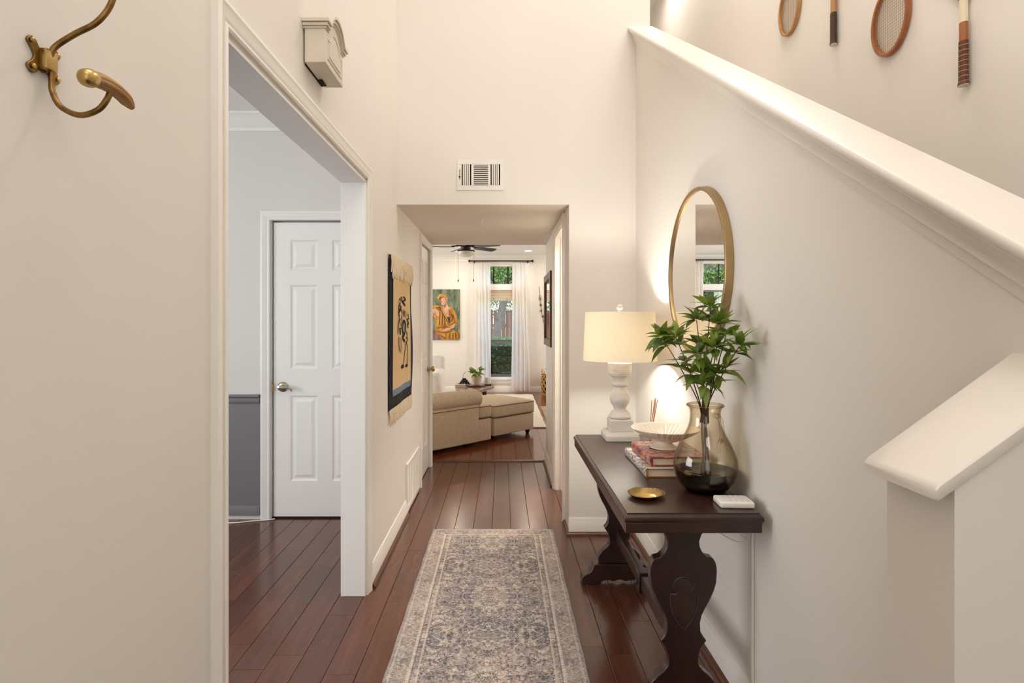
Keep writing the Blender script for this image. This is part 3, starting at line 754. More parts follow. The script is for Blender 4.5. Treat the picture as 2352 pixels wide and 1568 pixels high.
m = MB(); m.box(TC-.016, TC+.016, 1.878, 2.850, .215, .275); st = m.build('stretcher', TABLEW, tb, bevel=.003)
m = MB(); m.box(TC-.026, TC+.026, 2.34, 2.40, .195, .283); m.build('block', TABLEW, st, bevel=.004)
m = MB(); m.lathe([(.012, 0), (.012, -.004), (.006, -.010), (.0005, -.011)], (TC-.026, 2.37, .235), 14, True, 'x'); m.build('peg', TABLEW, st)

# ------------------------------------------------------------------ lamp
LX, LY = .606, 2.866
lamp = thing('table_lamp', 'lit table lamp with ivory drum shade and whitewashed turned base', 'lamp', (LX, LY, TZ))
m = MB()
def frus(m, hw0, z0, hw1, z1):
    vs = [(LX+sx*hw0, LY+sy*hw0, z0) for sx, sy in ((-1, -1), (1, -1), (1, 1), (-1, 1))]+[(LX+sx*hw1, LY+sy*hw1, z1) for sx, sy in ((-1, -1), (1, -1), (1, 1), (-1, 1))]
    m.add(vs, [(3, 2, 1, 0), (4, 5, 6, 7), (0, 1, 5, 4), (1, 2, 6, 5), (2, 3, 7, 6), (3, 0, 4, 7)])
frus(m, .083, .7405, .083, .765); frus(m, .083, .765, .070, .783); m.build('base_slab', WHITEW, lamp, bevel=.002)
m = MB(); frus(m, .056, .783, .056, .838); frus(m, .056, .838, .052, .846); m.build('plinth', WHITEW, lamp, bevel=.002)
col = [(.050, .846), (.057, .850), (.058, .858), (.052, .866), (.050, .872), (.044, .880), (.034, .888), (.031, .896), (.034, .905), (.042, .918), (.049, .932), (.0515, .945), (.050, .958), (.045, .972), (.038, .985), (.032, .996), (.031, 1.006), (.035, 1.012), (.042, 1.016), (.043, 1.024), (.038, 1.030), (.033, 1.034), (.033, 1.043), (.037, 1.052), (.046, 1.060), (.053, 1.066), (.054, 1.072), (.058, 1.074), (.060, 1.080), (.061, 1.128), (.03, 1.130)]
m = MB(); m.lathe(col, (LX, LY, 0), 40); m.build('turned_column', WHITEW, lamp, angle=30)
m = MB(); m.lathe([(.187, 1.142), (.176, 1.389), (.1745, 1.389), (.1855, 1.142)], (LX, LY, 0), 56, False); 
m.f += [[j*4+3, ((j+1) % 56)*4+3, ((j+1) % 56)*4, j*4] for j in range(56)]; m.fm += [0]*56
m.build('shade', SHADE, lamp, fix=True)
m = MB(); m.tube([(LX, LY, 1.13), (LX, LY, 1.392)], .004, 8)
for k in range(3):
    a = 2*pi*k/3+.4; m.tube([(LX, LY, 1.385), (LX+.175*cos(a), LY+.175*sin(a), 1.385)], .0018, 6)
m.build('harp', BRASS, lamp)
m = MB(); m.lathe([(.001, 1.20), (.018, 1.205), (.028, 1.225), (.030, 1.245), (.022, 1.268), (.012, 1.282), (.012, 1.30), (.001, 1.30)], (LX+.0, LY, 0), 20); m.v = [(p[0], p[1], 2.5-p[2]) for p in m.v]; m.build('bulb', BULBM, lamp)
m = MB(); m.sphere((LX, LY, 1.414), .017, 20, 12); m.lathe([(.006, 1.392), (.009, 1.396), (.006, 1.400)], (LX, LY, 0), 14); m.build('finial', CRYST, lamp)
light('table_lamp_bulb_light', 'POINT', (LX, LY, 1.255), 48, (1, .95, .85), radius=.035)

# ------------------------------------------------------------------ books and bowl
def book(name, label, x0, x1, y0, y1, z0, th, cover, board, loc_rot=0):
    b = thing(name, label, 'book', ((x0+x1)/2, (y0+y1)/2, z0), loc_rot, 'books under the fluted bowl')
    hx, hy = (x1-x0)/2, (y1-y0)/2; t = .0032
    m = MB(); m.box(-hx, hx, -hy, hy, 0, t).box(-hx, hx, -hy, hy, th-t, th); m.build('cover', [cover], b, local=True, bevel=.001)
    m = MB(); m.prism([(-hx-.001+.0*k, 0) for k in range(0)]+[(-hx+.004, .0), (-hx-.002, .004), (-hx-.004, th*.3), (-hx-.004, th*.7), (-hx-.002, th-.004), (-hx+.004, th), (-hx+.006, th-.004), (-hx+.006, .004)], 'y', -hy, hy); m.build('spine', cover, b, local=True)
    m = MB(); m.box(-hx+.006, hx-.005, -hy+.005, hy-.005, t, th-t); m.build('pages', PAGES, b, local=True, smooth=False)
    m = MB(); m.box(-hx+.002, hx-.001, -hy-.0005, -hy+.002, t-.0005, t+.0022).box(-hx+.002, hx-.001, -hy-.0005, -hy+.002, th-t-.0022, th-t+.0005).box(-hx-.001, -hx+.007, -hy-.0005, -hy+.002, .001, th-.001); m.build('board_edge', board, b, local=True)
    return b
book('book', 'lower pale grey printed hardback with ochre edges on the console table', .555, .805, 2.14, 2.50, .7405, .037, BOOKB, BOOKO)
book('book', 'upper orange and blue art-printed hardback carrying the fluted bowl', .576, .80, 2.165, 2.455, .7778, .036, BOOKA, BOOKR, radians(1.5))
bw = thing('pedestal_bowl', 'ivory fluted ceramic pedestal bowl standing on two books', 'bowl', (.682, 2.33, .8140))
m = MB(); m.lathe([(.058, 0), (.064, .002), (.064, .006), (.052, .010), (.034, .016), (.026, .022), (.028, .026)], (0, 0, 0), 40); m.build('foot', CERAM, bw, local=True)
prof = [(.024, .022), (.050, .030), (.085, .046), (.116, .064), (.136, .078), (.139, .082), (.136, .083), (.128, .078), (.10, .062), (.06, .042), (.001, .034)]
m = MB(); nn = 144; vs_ = []; k_ = len(prof)
for j in range(nn):
    a = 2*pi*j/nn
    for i, (r, z) in enumerate(prof):
        q = r*(1+(.018 if 1 <= i <= 8 else 0)*cos(36*a)*(r/.13)); vs_.append((q*cos(a), q*sin(a), z+(.0018*cos(36*a) if 7 <= i <= 9 else 0)))
m.add(vs_, [(j*k_+i, ((j+1) % nn)*k_+i, ((j+1) % nn)*k_+i+1, j*k_+i+1) for j in range(nn) for i in range(k_-1)]); m.build('fluted_dish', CERAM, bw, local=True, angle=60)

# reed diffuser behind the bowl
rd = thing('reed_diffuser', 'small glass reed diffuser with tan sticks behind the fluted bowl', 'diffuser', (.690, 2.60, TZ+.0005))
m = MB(); m.lathe([(.001, .001), (.026, .001), (.028, .006), (.028, .055), (.018, .066), (.011, .070), (.011, .082), (.009, .082), (.009, .070), (.015, .064), (.0255, .053), (.0255, .008), (.001, .005)], (0, 0, 0), 24); m.build('bottle', PANE, rd, local=True)
for k, (dx, dy) in enumerate(((.030, .01), (.020, -.012), (.036, 0), (.012, .012), (.026, -.004))):
    m = MB(); m.tube([(-.012+.003*k, 0, .012), (dx, dy, .243-.004*k)], .0018, 6); m.build('reed', REED, rd, local=True)

# ------------------------------------------------------------------ vase
VXc, VYc = .722, 1.98
vs1 = thing('glass_vase', 'large smoky amber glass vase with looped handle holding leafy branches', 'vase', (VXc, VYc, TZ+.0005))
outer = [(.060, .0), (.066, .002), (.074, .010), (.0857, .022), (.0975, .040), (.1045, .058), (.1088, .078), (.1095, .095), (.107, .115), (.0995, .138), (.088, .165), (.073, .193), (.0615, .218), (.054, .240), (.0517, .268), (.053, .286), (.0575, .296)]
inner = [(r-.004, z) for r, z in outer[::-1]][:-3]
body = outer+[(.061, .299), (.0625, .3025), (.061, .306), (.0575, .3065)]+inner+[(.075, .024), (.06, .018), (.03, .022), (.001, .024)]
m = MB(); m.mi = 0; m.lathe(body, (0, 0, 0), 56)
n_ = len(body); fm = []
m.build('glass_body', SMOKE, vs1, local=True, angle=70)
m = MB(); m.lathe([(.001, .002), (.058, .002), (.070, .009), (.081, .021), (.0925, .040), (.0985, .056), (.1035, .075), (.098, .0765), (.06, .066), (.001, .06)], (0, 0, 0), 48); m.build('thick_base', SMOKEB, vs1, local=True, angle=70)
m = MB(); m.tube([(.0605*cos(a), .0605*sin(a), .3025) for a in [2*pi*k/48 for k in range(48)]], .0045, 8, True); m.build('rim', SMOKE, vs1, local=True)
ha = radians(-72); hd = Vector((cos(ha), sin(ha), 0)); ht = Vector((-sin(ha), cos(ha), 0))
def hp_(r, z, t=0): return hd*r+ht*t+Vector((0, 0, z))
m = MB(); pts = cat_rom([hp_(.052, .272), hp_(.066, .274), hp_(.080, .262), hp_(.086, .236), hp_(.088, .212), hp_(.084, .196), hp_(.078, .186)], 5)
m.tube(pts, [.009]*6+[.008]*(len(pts)-6), 10)
for sgn in (-1, 1):
    m.tube(cat_rom([hp_(.084, .196), hp_(.088, .190, sgn*.010), hp_(.090, .176, sgn*.017), hp_(.096, .158, sgn*.020)], 5), .0055, 8)
m.build('handle', CRYST if False else SMOKE, vs1, local=True)

# branches in the vase
br = thing('leafy_branches', 'green leafy branches arranged in the smoky glass vase', 'branches', (VXc, VYc, TZ+.03))
def leaf_mesh(L, W, fold, droop, mat, name='leaf', seg=7):
    m = MB(); vs = []; fs = []
    for i in range(seg+1):
        t = i/seg; wd = W*(sin(pi*min(1, t**.75))**.9)*(1-.25*t) if 0 < i < seg else .0008
        y = L*t; z = -droop*L*t*t
        vs += [(-wd, y, z+fold*wd), (0, y, z), (wd, y, z+fold*wd)]
    for i in range(seg):
        a = i*3; fs += [(a, a+1, a+4, a+3), (a+1, a+2, a+5, a+4)]
    m.add(vs, fs); return m.mesh(name, mat, True, 80, fix=False)
LM = [leaf_mesh(.070, .0150, .35, .12, LEAF), leaf_mesh(.080, .0162, .3, .28, LEAF), leaf_mesh(.060, .0140, .45, .02, LEAF), leaf_mesh(.074, .0160, .25, .45, LEAF)]
def orient(d, roll=0.0):
    """rotation taking +y to direction d with +z as near world up as possible"""
    y = Vector(d).normalized(); up = Vector((0, 0, 1)); x = y.cross(up)
    if x.length < 1e-3: x = Vector((1, 0, 0))
    x.normalize(); z = x.cross(y)
    M = Matrix((x, y, z)).transposed(); return (M @ Matrix.Rotation(roll, 3, 'Y')).to_euler()
def wp(u, v, y): return Vector(((u-VX)*y/F, y, H-(v-VY)*y/F))
rng = random.Random(11)
origin = Vector((VXc, VYc, TZ+.03))
ends = [  # (u, v, Y) of each branch tip, leaf count in tip whorl, side whorls
    ((1520, 775, 2.02), 14, [(.88, 6), (.72, 4)]), ((1553, 775, 1.98), 10, [(.86, 5), (.7, 5)]), ((1600, 735, 1.97), 12, [(.80, 7), (.62, 6)]), ((1632, 705, 1.95), 11, [(.86, 7), (.7, 6)]),
    ((1655, 745, 1.90), 10, [(.8, 6), (.6, 5)]), ((1698, 795, 1.80), 11, [(.88, 5), (.7, 4)]), ((1640, 800, 1.83), 12, [(.72, 6)]), ((1605, 815, 1.86), 12, [(.7, 6)]), ((1590, 860, 1.90), 7, []), ((1648, 860, 1.88), 9, []), ((1668, 770, 1.85), 10, []), ((1618, 885, 1.86), 7, [])]
for bi, (e, nl, sides) in enumerate(ends):
    tip = wp(*e); base = Vector((VXc+rng.uniform(-.03, .03), VYc+rng.uniform(-.03, .03), TZ+.035+rng.uniform(0, .03)))
    neck = Vector((VXc+(tip.x-VXc)*.12+rng.uniform(-.012, .012), VYc+(tip.y-VYc)*.15+rng.uniform(-.012, .012), TZ+.30))
    mid = neck.lerp(tip, .5)+Vector((0, 0, .012))
    pts = cat_rom(([base, (base+neck)/2+Vector((rng.uniform(-.008, .008), 0, 0))] if bi % 2 == 0 else [neck-Vector((0, 0, .06))])+[neck, mid, tip], 6)
    m = MB(); m.tube(pts, [.0027-.0014*i/len(pts) for i in range(len(pts))], 6)
    stem = m.build('stem', STEMM if True else STEMG, br)
    def whorl(p, d, k, spread, sc):
        for q in range(k):
            a = 2*pi*q/k+rng.uniform(-.4, .4)
            ax = d.cross(Vector((.3, .2, 1))).normalized(); bx = d.cross(ax).normalized()
            out = (ax*cos(a)+bx*sin(a))
            el = rng.uniform(*spread)
            dd = out*cos(el)+d*sin(el)
            dd.z += rng.uniform(-.15, .25)
            if p.x+dd.x*.085*sc > .838: dd.x = min(dd.x, (.832-p.x)/.085/sc)
            s_ = sc*rng.uniform(.85, 1.18)
            if (p+dd.normalized()*.085*s_).x > .842: dd = Vector((min(dd.x, 0), dd.y-.4, dd.z))
            inst('leaf', rng.choice(LM), stem, p+dd.normalized()*.006-origin, orient(dd, rng.uniform(-.5, .5)), (s_,)*3)
    d = (tip-mid).normalized(); whorl(tip, d, int(nl*1.35), (-.15, 1.25), .86)
    tot = len(pts)
    for fr, k in sides:
        i = int(tot*fr); p = pts[i]; whorl(p, (pts[min(i+1, tot-1)]-pts[i-1]).normalized(), int(k*1.4), (-.1, .9), .86)

# ------------------------------------------------------------------ brass dish, keypad, cords
ds = thing('trinket_dish', 'small oval brass trinket dish with engraved rim handle on the console table', 'dish', (.487, 1.905, TZ+.0005))
m = MB(); m.lathe([(.001, .001), (.036, .001), (.042, .004), (.055, .013), (.057, .0145), (.0555, .0155), (.052, .013), (.041, .006), (.035, .003), (.001, .003)], (0, 0, 0), 44); m.build('bowl', BRASS, ds, local=True)
m = MB(); pts = []
a0, a1 = radians(-35), radians(75)
for k in range(13):
    a = a0+(a1-a0)*k/12; pts.append((.053*cos(a), .053*sin(a)))
for k in range(13):
    a = a1+(a0-a1)*k/12; r = .053+.019*sin(pi*k/12)**.5+.001; pts.append((r*cos(a), r*sin(a)))
m.prism(pts, 'z', .0125, .0150); hd_ = m.build('rim_handle', BRASS, ds, local=True, bevel=.0006)
for k in range(7):
    a = a0+(a1-a0)*(k+1)/8; m = MB(); m.tube([(.060*cos(a-.05), .060*sin(a-.05), .0152), (.064*cos(a), .064*sin(a), .0156), (.060*cos(a+.05), .060*sin(a+.05), .0152)], .001, 5); m.build('engraving', BRASSH, hd_, local=True)
kp = thing('keypad', 'small white square keypad lying at the table corner', 'keypad', (.757, 1.822, TZ+.0005), radians(-3))
m = MB(); m.rbox(-.054, .054, -.040, .040, 0, .021, .006, 3); m.build('case', WHITEP, kp, local=True)
q = MB(); q.rbox(-.006, .006, -.004, .004, 0, .0016, .0007, 1); bme = q.mesh('button', plain('grey_white_button', (216, 212, 206), .5))
for i in range(5):
    for j in range(4): inst('button', bme, kp, (-.036+i*.018, -.027+j*.018, .0206))
m = MB(); m.tube(cat_rom([(.70, 1.90, .679), (.72, 1.89, .64), (.755, 1.88, .615), (.80, 1.87, .60), (.838, 1.88, .62), (.840, 1.90, .69)], 6), .0016, 6)
tag(m.build('thin_wire', WHITEP), 'thin looping white wire hanging below the table end', 'wire')
m = MB(); m.tube(cat_rom([(.76, 1.93, .679), (.79, 1.91, .64), (.815, 1.895, .612), (.838, 1.875, .60), (.839, 1.868, .65), (.838, 1.87, .74)], 6), .0014, 6)
tag(m.build('thin_wire', WHITEP), 'second thin wire crossing behind the loop below the table end', 'wire')
m = MB(); m.prism([(1.863, .105), (1.879, .105), (1.879, .70), (1.863, .70)], 'x', XR-.009, XR-.0003)
tag(m.build('cord_cover', WALL, bevel=.003), 'slim wall coloured cord cover running down behind the table end', 'cord cover')

# ------------------------------------------------------------------ round mirror on right wall
MY, MZ, MR = 2.378, 1.554, .352
mr = thing('round_mirror', 'round wall mirror with thin brushed gold frame above the lamp', 'mirror', (XR, MY, MZ-MR))
nn = 96; prof = [(-.030, -.003), (-.031, .0), (-.031, .010), (-.029, .012), (0, .012), (0, -.006), (-.018, -.008), (-.021, -.004)]   # (x out from wall, radial)
m = MB(); vs_ = []
for j in range(nn):
    a = 2*pi*j/nn
    for x, r in prof: vs_.append((XR+x-.0005, MY+(MR-.012+r)*cos(a), MZ+(MR-.012+r)*sin(a)))
k_ = len(prof); m.add(vs_, [(j*k_+i, ((j+1) % nn)*k_+i, ((j+1) % nn)*k_+(i+1) % k_, j*k_+(i+1) % k_) for j in range(nn) for i in range(k_)])
m.build('frame', GOLD, mr, angle=40)
m = MB(); m.lathe([(.001, -.022), (MR-.016, -.022), (MR-.016, -.004), (.001, -.004)], (XR, MY, MZ), 96, False, 'x'); m.build('mirror_glass', MIRR, mr, angle=30)

# ------------------------------------------------------------------ runner rug
m = MB(); m.grid(lambda a, b: (-.442+.767*a+.0015*sin(b*60), 1.145+2.44*b, .0085+.0006*sin(a*40)), 24, 60)
m.box(-.441, .324, 1.147, 3.583, .0005, .0083)
r_ = thing('runner_rug', 'faded grey and cream oriental runner on the hallway floor', 'rug', (-.0585, 2.365, .0005))
m2 = m.build('pile', RUG, r_, fix=False)
for k, yy in enumerate((3.585,)):
    f_ = MB()
    for i in range(150):
        x = -.438+.76*i/149; f_.box(x-.0012, x+.0012, yy-.004, yy+random.uniform(.004, .009), .003, .0065)
    o = f_.build('fringe', CREAMT, r_, smooth=False); o['kind'] = 'stuff'

# ------------------------------------------------------------------ tapestry on left wall
def LWp(u, v, x=-.655):     # a point of the left wall
    y = F*(VX-u)**-1*(-x); return (y, H-(v-VY)*y/F)
tp = thing('woven_tapestry', 'narrow tan woven bird tapestry with black border and cream fringes on left wall', 'tapestry', (XL, 3.62, .83))
TYa, TYb = 3.25, 4.035
def sx(y, z):
    e = max(0, (y-3.85)/.19); return XL+.0105+.0025*sin(y*14+z*3)+.012*e*max(0, sin((z-.84)*5.2))*e
def tgrid(y0, y1, z0, z1, off, nu=24, nv=30, skew=True):
    m = MB(); m.grid(lambda a, b: (sx(y0+(y1-y0)*a, z0+(z1-z0)*b)+off, y0+(y1-y0)*a, z0+(z1-z0)*b), nu, nv); return m
ZT, ZB = 1.735, .815
o = tgrid(TYa, TYb, ZB, ZT, 0).build('black_border', TAPK, tp, angle=80, fix=False)
so = o.modifiers.new('s', 'SOLIDIFY'); so.thickness = .004
tgrid(TYa+.085, TYb-.085, ZB+.10, ZT, .004).build('tan_field', TAPB, tp, angle=80, fix=False)
tgrid(TYa+.085, TYb-.085, ZB+.075, ZB+.115, .0045).build('blue_band', TAPBL, tp, angle=80, fix=False)
for y0 in (TYa+.076, TYb-.088): tgrid(y0, y0+.012, ZB+.09, ZT, .0046, 2, 30).build('blue_edge', TAPBL, tp, angle=80, fix=False)
CX = lambda cx, cy, top=True: LWp(885+cx/7.4667, (570 if top else 770)+cy/7.4667)
def stroke(pts, wd, mat, top=True, name='woven_figure'):
    P = cat_rom([(0, *CX(a, b, top)) for a, b in pts], 4); m = MB(); L = []; R = []
    for i, p in enumerate(P):
        t = (P[min(i+1, len(P)-1)]-P[max(i-1, 0)]).normalized(); nrm = Vector((0, -t.z, t.y))
        k = .66*wd*(1 if 0 < i < len(P)-1 else .5)
        L.append(p+nrm*k); R.append(p-nrm*k)
    vs = [(sx(q.y, q.z)+.0068, q.y, q.z) for q in L+R]; n = len(L)
    m.add(vs, [(i, i+1, n+i+1, n+i) for i in range(n-1)]); return m.build(name, mat, tp, smooth=False, fix=False)
for pts, wd, mat, top in [
    ([(240, 860), (225, 910), (240, 960), (258, 905), (240, 860)], .007, TAPK, True), ([(258, 835), (268, 870), (262, 910)], .008, TAPBR, True), ([(275, 830), (285, 870), (275, 915)], .008, TAPK, True),
    ([(300, 830), (335, 880), (300, 910), (330, 985), (285, 920), (300, 905)], .009, TAPK, True),
    ([(240, 960), (215, 1010), (225, 1060), (260, 990), (262, 1040), (235, 1080), (205, 1110)], .013, TAPK, True),
    ([(205, 1110), (230, 1200), (205, 1300), (195, 1400), (200, 1470)], .012, TAPBR, True), ([(220, 1110), (240, 1200), (215, 1300), (208, 1440)], .009, TAPK, True),
    ([(268, 1040), (285, 1130), (268, 1230), (275, 1350), (300, 1440), (325, 1500)], .010, TAPK, True),
    ([(300, 1050), (310, 1190)], .012, TAPBR, True), ([(318, 1060), (326, 1190)], .010, TAPBR, True), ([(340, 1070), (345, 1190)], .008, TAPK, True),
    ([(365, 1120), (385, 1200), (355, 1230), (385, 1290), (360, 1310), (380, 1370)], .010, TAPK, True),
    ([(310, 1240), (335, 1300), (330, 1400), (310, 1500), (290, 1400), (290, 1300), (310, 1240)], .018, TAPK, True), ([(312, 1290), (318, 1440)], .022, TAPBL, True),
    ([(250, 1195), (252, 1245)], .008, TAPBR, True), ([(245, 1270), (248, 1330)], .016, TAPBR, True), ([(225, 1385), (265, 1380)], .010, TAPK, True), ([(232, 1425), (262, 1420)], .010, TAPK, True), ([(235, 1465), (262, 1460)], .010, TAPK, True),
    ([(340, 1420), (360, 1480), (350, 1540)], .010, TAPBR, True),
    ([(285, 0), (300, 60), (328, 100)], .016, TAPK, False), ([(215, 20), (208, 120), (235, 290)], .009, TAPK, False), ([(235, 20), (225, 150), (238, 270)], .007, TAPBR, False), ([(262, 30), (262, 150), (258, 310)], .010, TAPK, False),
    ([(330, 100), (335, 200), (318, 380), (305, 520)], .009, TAPK, False), ([(345, 110), (365, 200), (365, 380), (358, 500)], .008, TAPK, False),
    ([(260, 540), (315, 525)], .018, TAPK, False), ([(335, 525), (372, 510)], .016, TAPK, False), ([(340, 40), (370, 60), (350, 120)], .008, TAPBR, False), ([(395, 780), (400, 840)], .006, TAPBR, False)]:
    stroke(pts, wd, mat, top)
def fringe(n, z0, ln, x_off, name):
    m = MB()
    for i in range(n):
        y = TYa+.01+(TYb-TYa-.015)*i/(n-1); L = ln*random.uniform(.85, 1.15); dy = random.uniform(-.01, .01)
        x = sx(y, z0)+x_off
        m.tube([(x, y, z0), (x+.004+random.uniform(0, .004), y+dy*.5, z0-L*.5), (x+random.uniform(0, .004), y+dy, z0-L)], .0032, 5)
    o = m.build(name, CREAMT, tp); o['kind'] = 'stuff'
fringe(90, ZT+.005, .125, .008, 'top_fringe'); fringe(100, ZB+.004, .085, .001, 'bottom_fringe')

# ------------------------------------------------------------------ chime box
CY0, CY1, CZ0, CZ1, CXf = 1.866, 2.070, 2.208, 2.335, -.591
ch = thing('door_chime_box', 'cream door chime box with arched cornice above the wide opening', 'chime', (XL, (CY0+CY1)/2, CZ0))
yc = (CY0+CY1)/2; hwid = (CY1-CY0)/2
def arch(top, rise, inset=0):
    pts = []
    for k in range(25):
        t = -1+2*k/24; y = yc+t*(hwid-inset)
        b = max(0, 1-(abs(t)/.62)**2); b = b**.6 if b > 0 else 0
        pts.append((y, top+rise*b))
    return pts
a_ = arch(CZ1, .055)
m = MB(); m.prism([(CY0, CZ0), (CY1, CZ0)]+a_[::-1], 'x', XL+.006, CXf); m.build('case', CREAMP, ch, angle=25, bevel=.0015)
for dz, ov, th in ((0, .016, .010), (-.012, .010, .009), (-.022, .004, .006)):
    m = MB(); b_ = arch(CZ1+.014+dz, .055); top = [(yc+(y-yc)*(1+ov/hwid), z) for y, z in b_]; bot = [(y, z-th) for y, z in top]
    m.prism(top+bot[::-1], 'x', XL+.001, CXf+ov); m.build('cornice', CREAMP, ch, angle=25)
b_ = arch(CZ1-.040, .045, .022); lo = CZ0+.022
pan = [(CY0+.022, lo), (CY1-.022, lo)]+b_[::-1]
m = MB(); m.tube([(CXf+.0005, y, z) for y, z in pan], .0025, 6, True); m.build('panel_moulding', CREAMP, ch)
pin = [(yc+(y-yc)*.80, (CZ0+.075)+(z-CZ0-.075)*.78) for y, z in pan]
m = MB(); m.prism(pin, 'x', CXf-.002, CXf+.003); m.build('raised_panel', CREAMP, ch, angle=25, bevel=.002)
m = MB(); m.box(XL+.0005, XL+.006, CY0+.02, CY1-.01, CZ0-.001, CZ0+.02).box(XL+.008, XL+.022, yc+.03, yc+.08, CZ0-.004, CZ0+.004); m.build('mechanism', DARK, ch)

# ------------------------------------------------------------------ supply vent on end wall
vt = thing('supply_vent', 'white metal supply air vent high on the end wall', 'vent', (-.138, YE, 2.17))
vx0, vx1, vz0, vz1 = -.284, .010, 2.170, 2.364
sl = [(-.254, -.194), (-.178, -.088), (-.072, -.012)]; za, zb_ = 2.202, 2.334
m = MB(); y0, y1 = YE-.006, YE-.0005
m.box(vx0, vx1, y0, y1, vz0, za).box(vx0, vx1, y0, y1, zb_, vz1)
xs = [vx0]+[v for s_ in sl for v in s_]+[vx1]
for k in range(0, len(xs), 2): m.box(xs[k], xs[k+1], y0, y1, za, zb_)
m.build('face_plate', WHITEP, vt, bevel=.0015)
m = MB(); m.box(vx0+.02, vx1-.02, YE-.0012, YE-.0004, za-.005, zb_+.005); m.build('backing', DARK, vt)
for (a, b), n_, vert in ((sl[0], 6, True), (sl[1], 11, False), (sl[2], 6, True)):
    for k in range(n_):
        m = MB()
        if vert:
            x = a+(b-a)*k/(n_-1); 
            if k in (0, n_-1): continue
            m.prism([(x-.005, YE-.006), (x+.001, YE-.009), (x+.004, YE-.006), (x+.002, YE-.003)], 'z', za, zb_)
        else:
            z = za+(zb_-za)*(k+.5)/n_
            m.prism([(YE-.004, z+.005), (YE-.010, z-.001), (YE-.009, z-.004), (YE-.003, z+.001)], 'x', a, b)
        m.build('slat', WHITEP, vt)
for x in (vx0+.012, vx1-.012):
    m = MB(); m.lathe([(.004, 0), (.004, -.001), (.001, -.002)], (x, YE-.006, 2.267), 10, True, 'y'); m.build('screw', WHITEP, vt)
m = MB(); m.box(-.268, -.265, YE-.0068, YE-.005, 2.235, 2.30).box(-.272, -.262, YE-.012, YE-.006, 2.25, 2.257); m.build('lever', DARK, vt)

# ------------------------------------------------------------------ return grille low on the left wall
gy0, gy1, gz0, gz1 = 3.868, 4.435, .016, .352
gr = thing('return_grille', 'white metal return air grille low on the left passage wall', 'vent', (XL, (gy0+gy1)/2, gz0))
x0, x1 = XL+.0005, XL+.014; f_ = .035
m = MB(); m.box(x0, x1, gy0, gy1, gz0, gz0+f_).box(x0, x1, gy0, gy1, gz1-f_, gz1).box(x0, x1, gy0, gy0+f_, gz0+f_, gz1-f_).box(x0, x1, gy1-f_, gy1, gz0+f_, gz1-f_); m.build('frame', TRIMM, gr, bevel=.003)
m = MB(); m.box(x0, x0+.001, gy0+.03, gy1-.03, gz0+.03, gz1-.03); m.build('backing', DARK, gr)
nc = 7
for k in range(nc+1):
    y = gy0+f_+(gy1-gy0-2*f_)*k/nc; m = MB(); m.box(x0+.003, x1-.002, y-.010, y+.010, gz0+f_, gz1-f_); m.build('upright', TRIMM, gr)
nl = 24
for k in range(nl):
    z = gz0+f_+(gz1-gz0-2*f_)*(k+.5)/nl; m = MB(); m.prism([(x0+.002, z+.004), (x0+.0095, z-.003), (x0+.0095, z-.0045), (x0+.002, z+.002)], 'y', gy0+f_, gy1-f_); m.build('louver', TRIMM, gr, smooth=False)

# ------------------------------------------------------------------ coat hook
hk = thing('coat_hook', 'antique brass wall hook with carved wooden crossbar at upper left', 'hook', (XL, .808, 1.69))
m = MB(); m.rbox(XL+.003, XL+.016, .797, .819, 1.701, 1.731, .003, 2); m.build('boss', BRASS, hk)
sc_ = [(.785, 1.742), (.793, 1.740), (.800, 1.731), (.808, 1.734), (.816, 1.731), (.823, 1.740), (.832, 1.740), (.837, 1.733), (.830, 1.724), (.826, 1.716), (.830, 1.708), (.837, 1.699), (.832, 1.691), (.823, 1.692), (.816, 1.701), (.808, 1.698), (.800, 1.701), (.793, 1.692), (.785, 1.691), (.779, 1.699), (.787, 1.708), (.791, 1.716), (.787, 1.724), (.779, 1.734)]
m = MB(); m.prism([(q.x, q.y) for q in cat_rom([(a, b, 0) for a, b in sc_+sc_[:1]], 3)][:-1], 'x', XL, XL+.004); pl = m.build('back_plate', BRASSH, hk, bevel=.0008)
for (y, z) in ((.785, 1.735), (.787, 1.699), (.830, 1.733), (.830, 1.698)):
        m = MB(); m.lathe([(.0035, .0055), (.0035, .0075), (.0015, .0085), (.0005, .0085)], (XL, y, z), 10, True, 'x'); m.build('screw', BRASS, pl)
m = MB(); P = cat_rom([(XL+.012, .808, 1.722), (-.648, .809, 1.737), (-.622, .81, 1.755), (-.590, .81, 1.772), (-.570, .81, 1.796), (-.562, .81, 1.825), (-.562, .81, 1.86)], 6); m.tube(P, .0042, 10); m.build('upper_arm', BRASSH, hk)
m = MB(); P = cat_rom([(XL+.012, .812, 1.712), (-.656, .812, 1.69), (-.654, .811, 1.672), (-.641, .81, 1.650), (-.614, .81, 1.638), (-.588, .81, 1.645), (-.574, .81, 1.661), (-.570, .812, 1.676)], 6); m.tube(P, .0042, 10); m.build('lower_arm', BRASSH, hk)
m = MB(); P = cat_rom([(-.5705, .763, 1.672), (-.5705, .785, 1.6785), (-.5705, .812, 1.681), (-.5705, .838, 1.677), (-.5705, .860, 1.668)], 8)
nP = len(P); R_ = [.0115*(min(1, .45+3.2*min(i, nP-1-i)/nP))*(1-.18*i/nP) for i in range(nP)]
o_ = len(m.v); m.tube(P, R_, 28)
for i in range(nP):
    for j in range(28):
        idx = i*28+j
        if 5 < i < nP-2 and j % 4 == 0:
            v = Vector(m.v[idx]); m.v[idx] = tuple(P[i]+(v-P[i])*.86)
m.build('crossbar', HANDW, hk, angle=50)
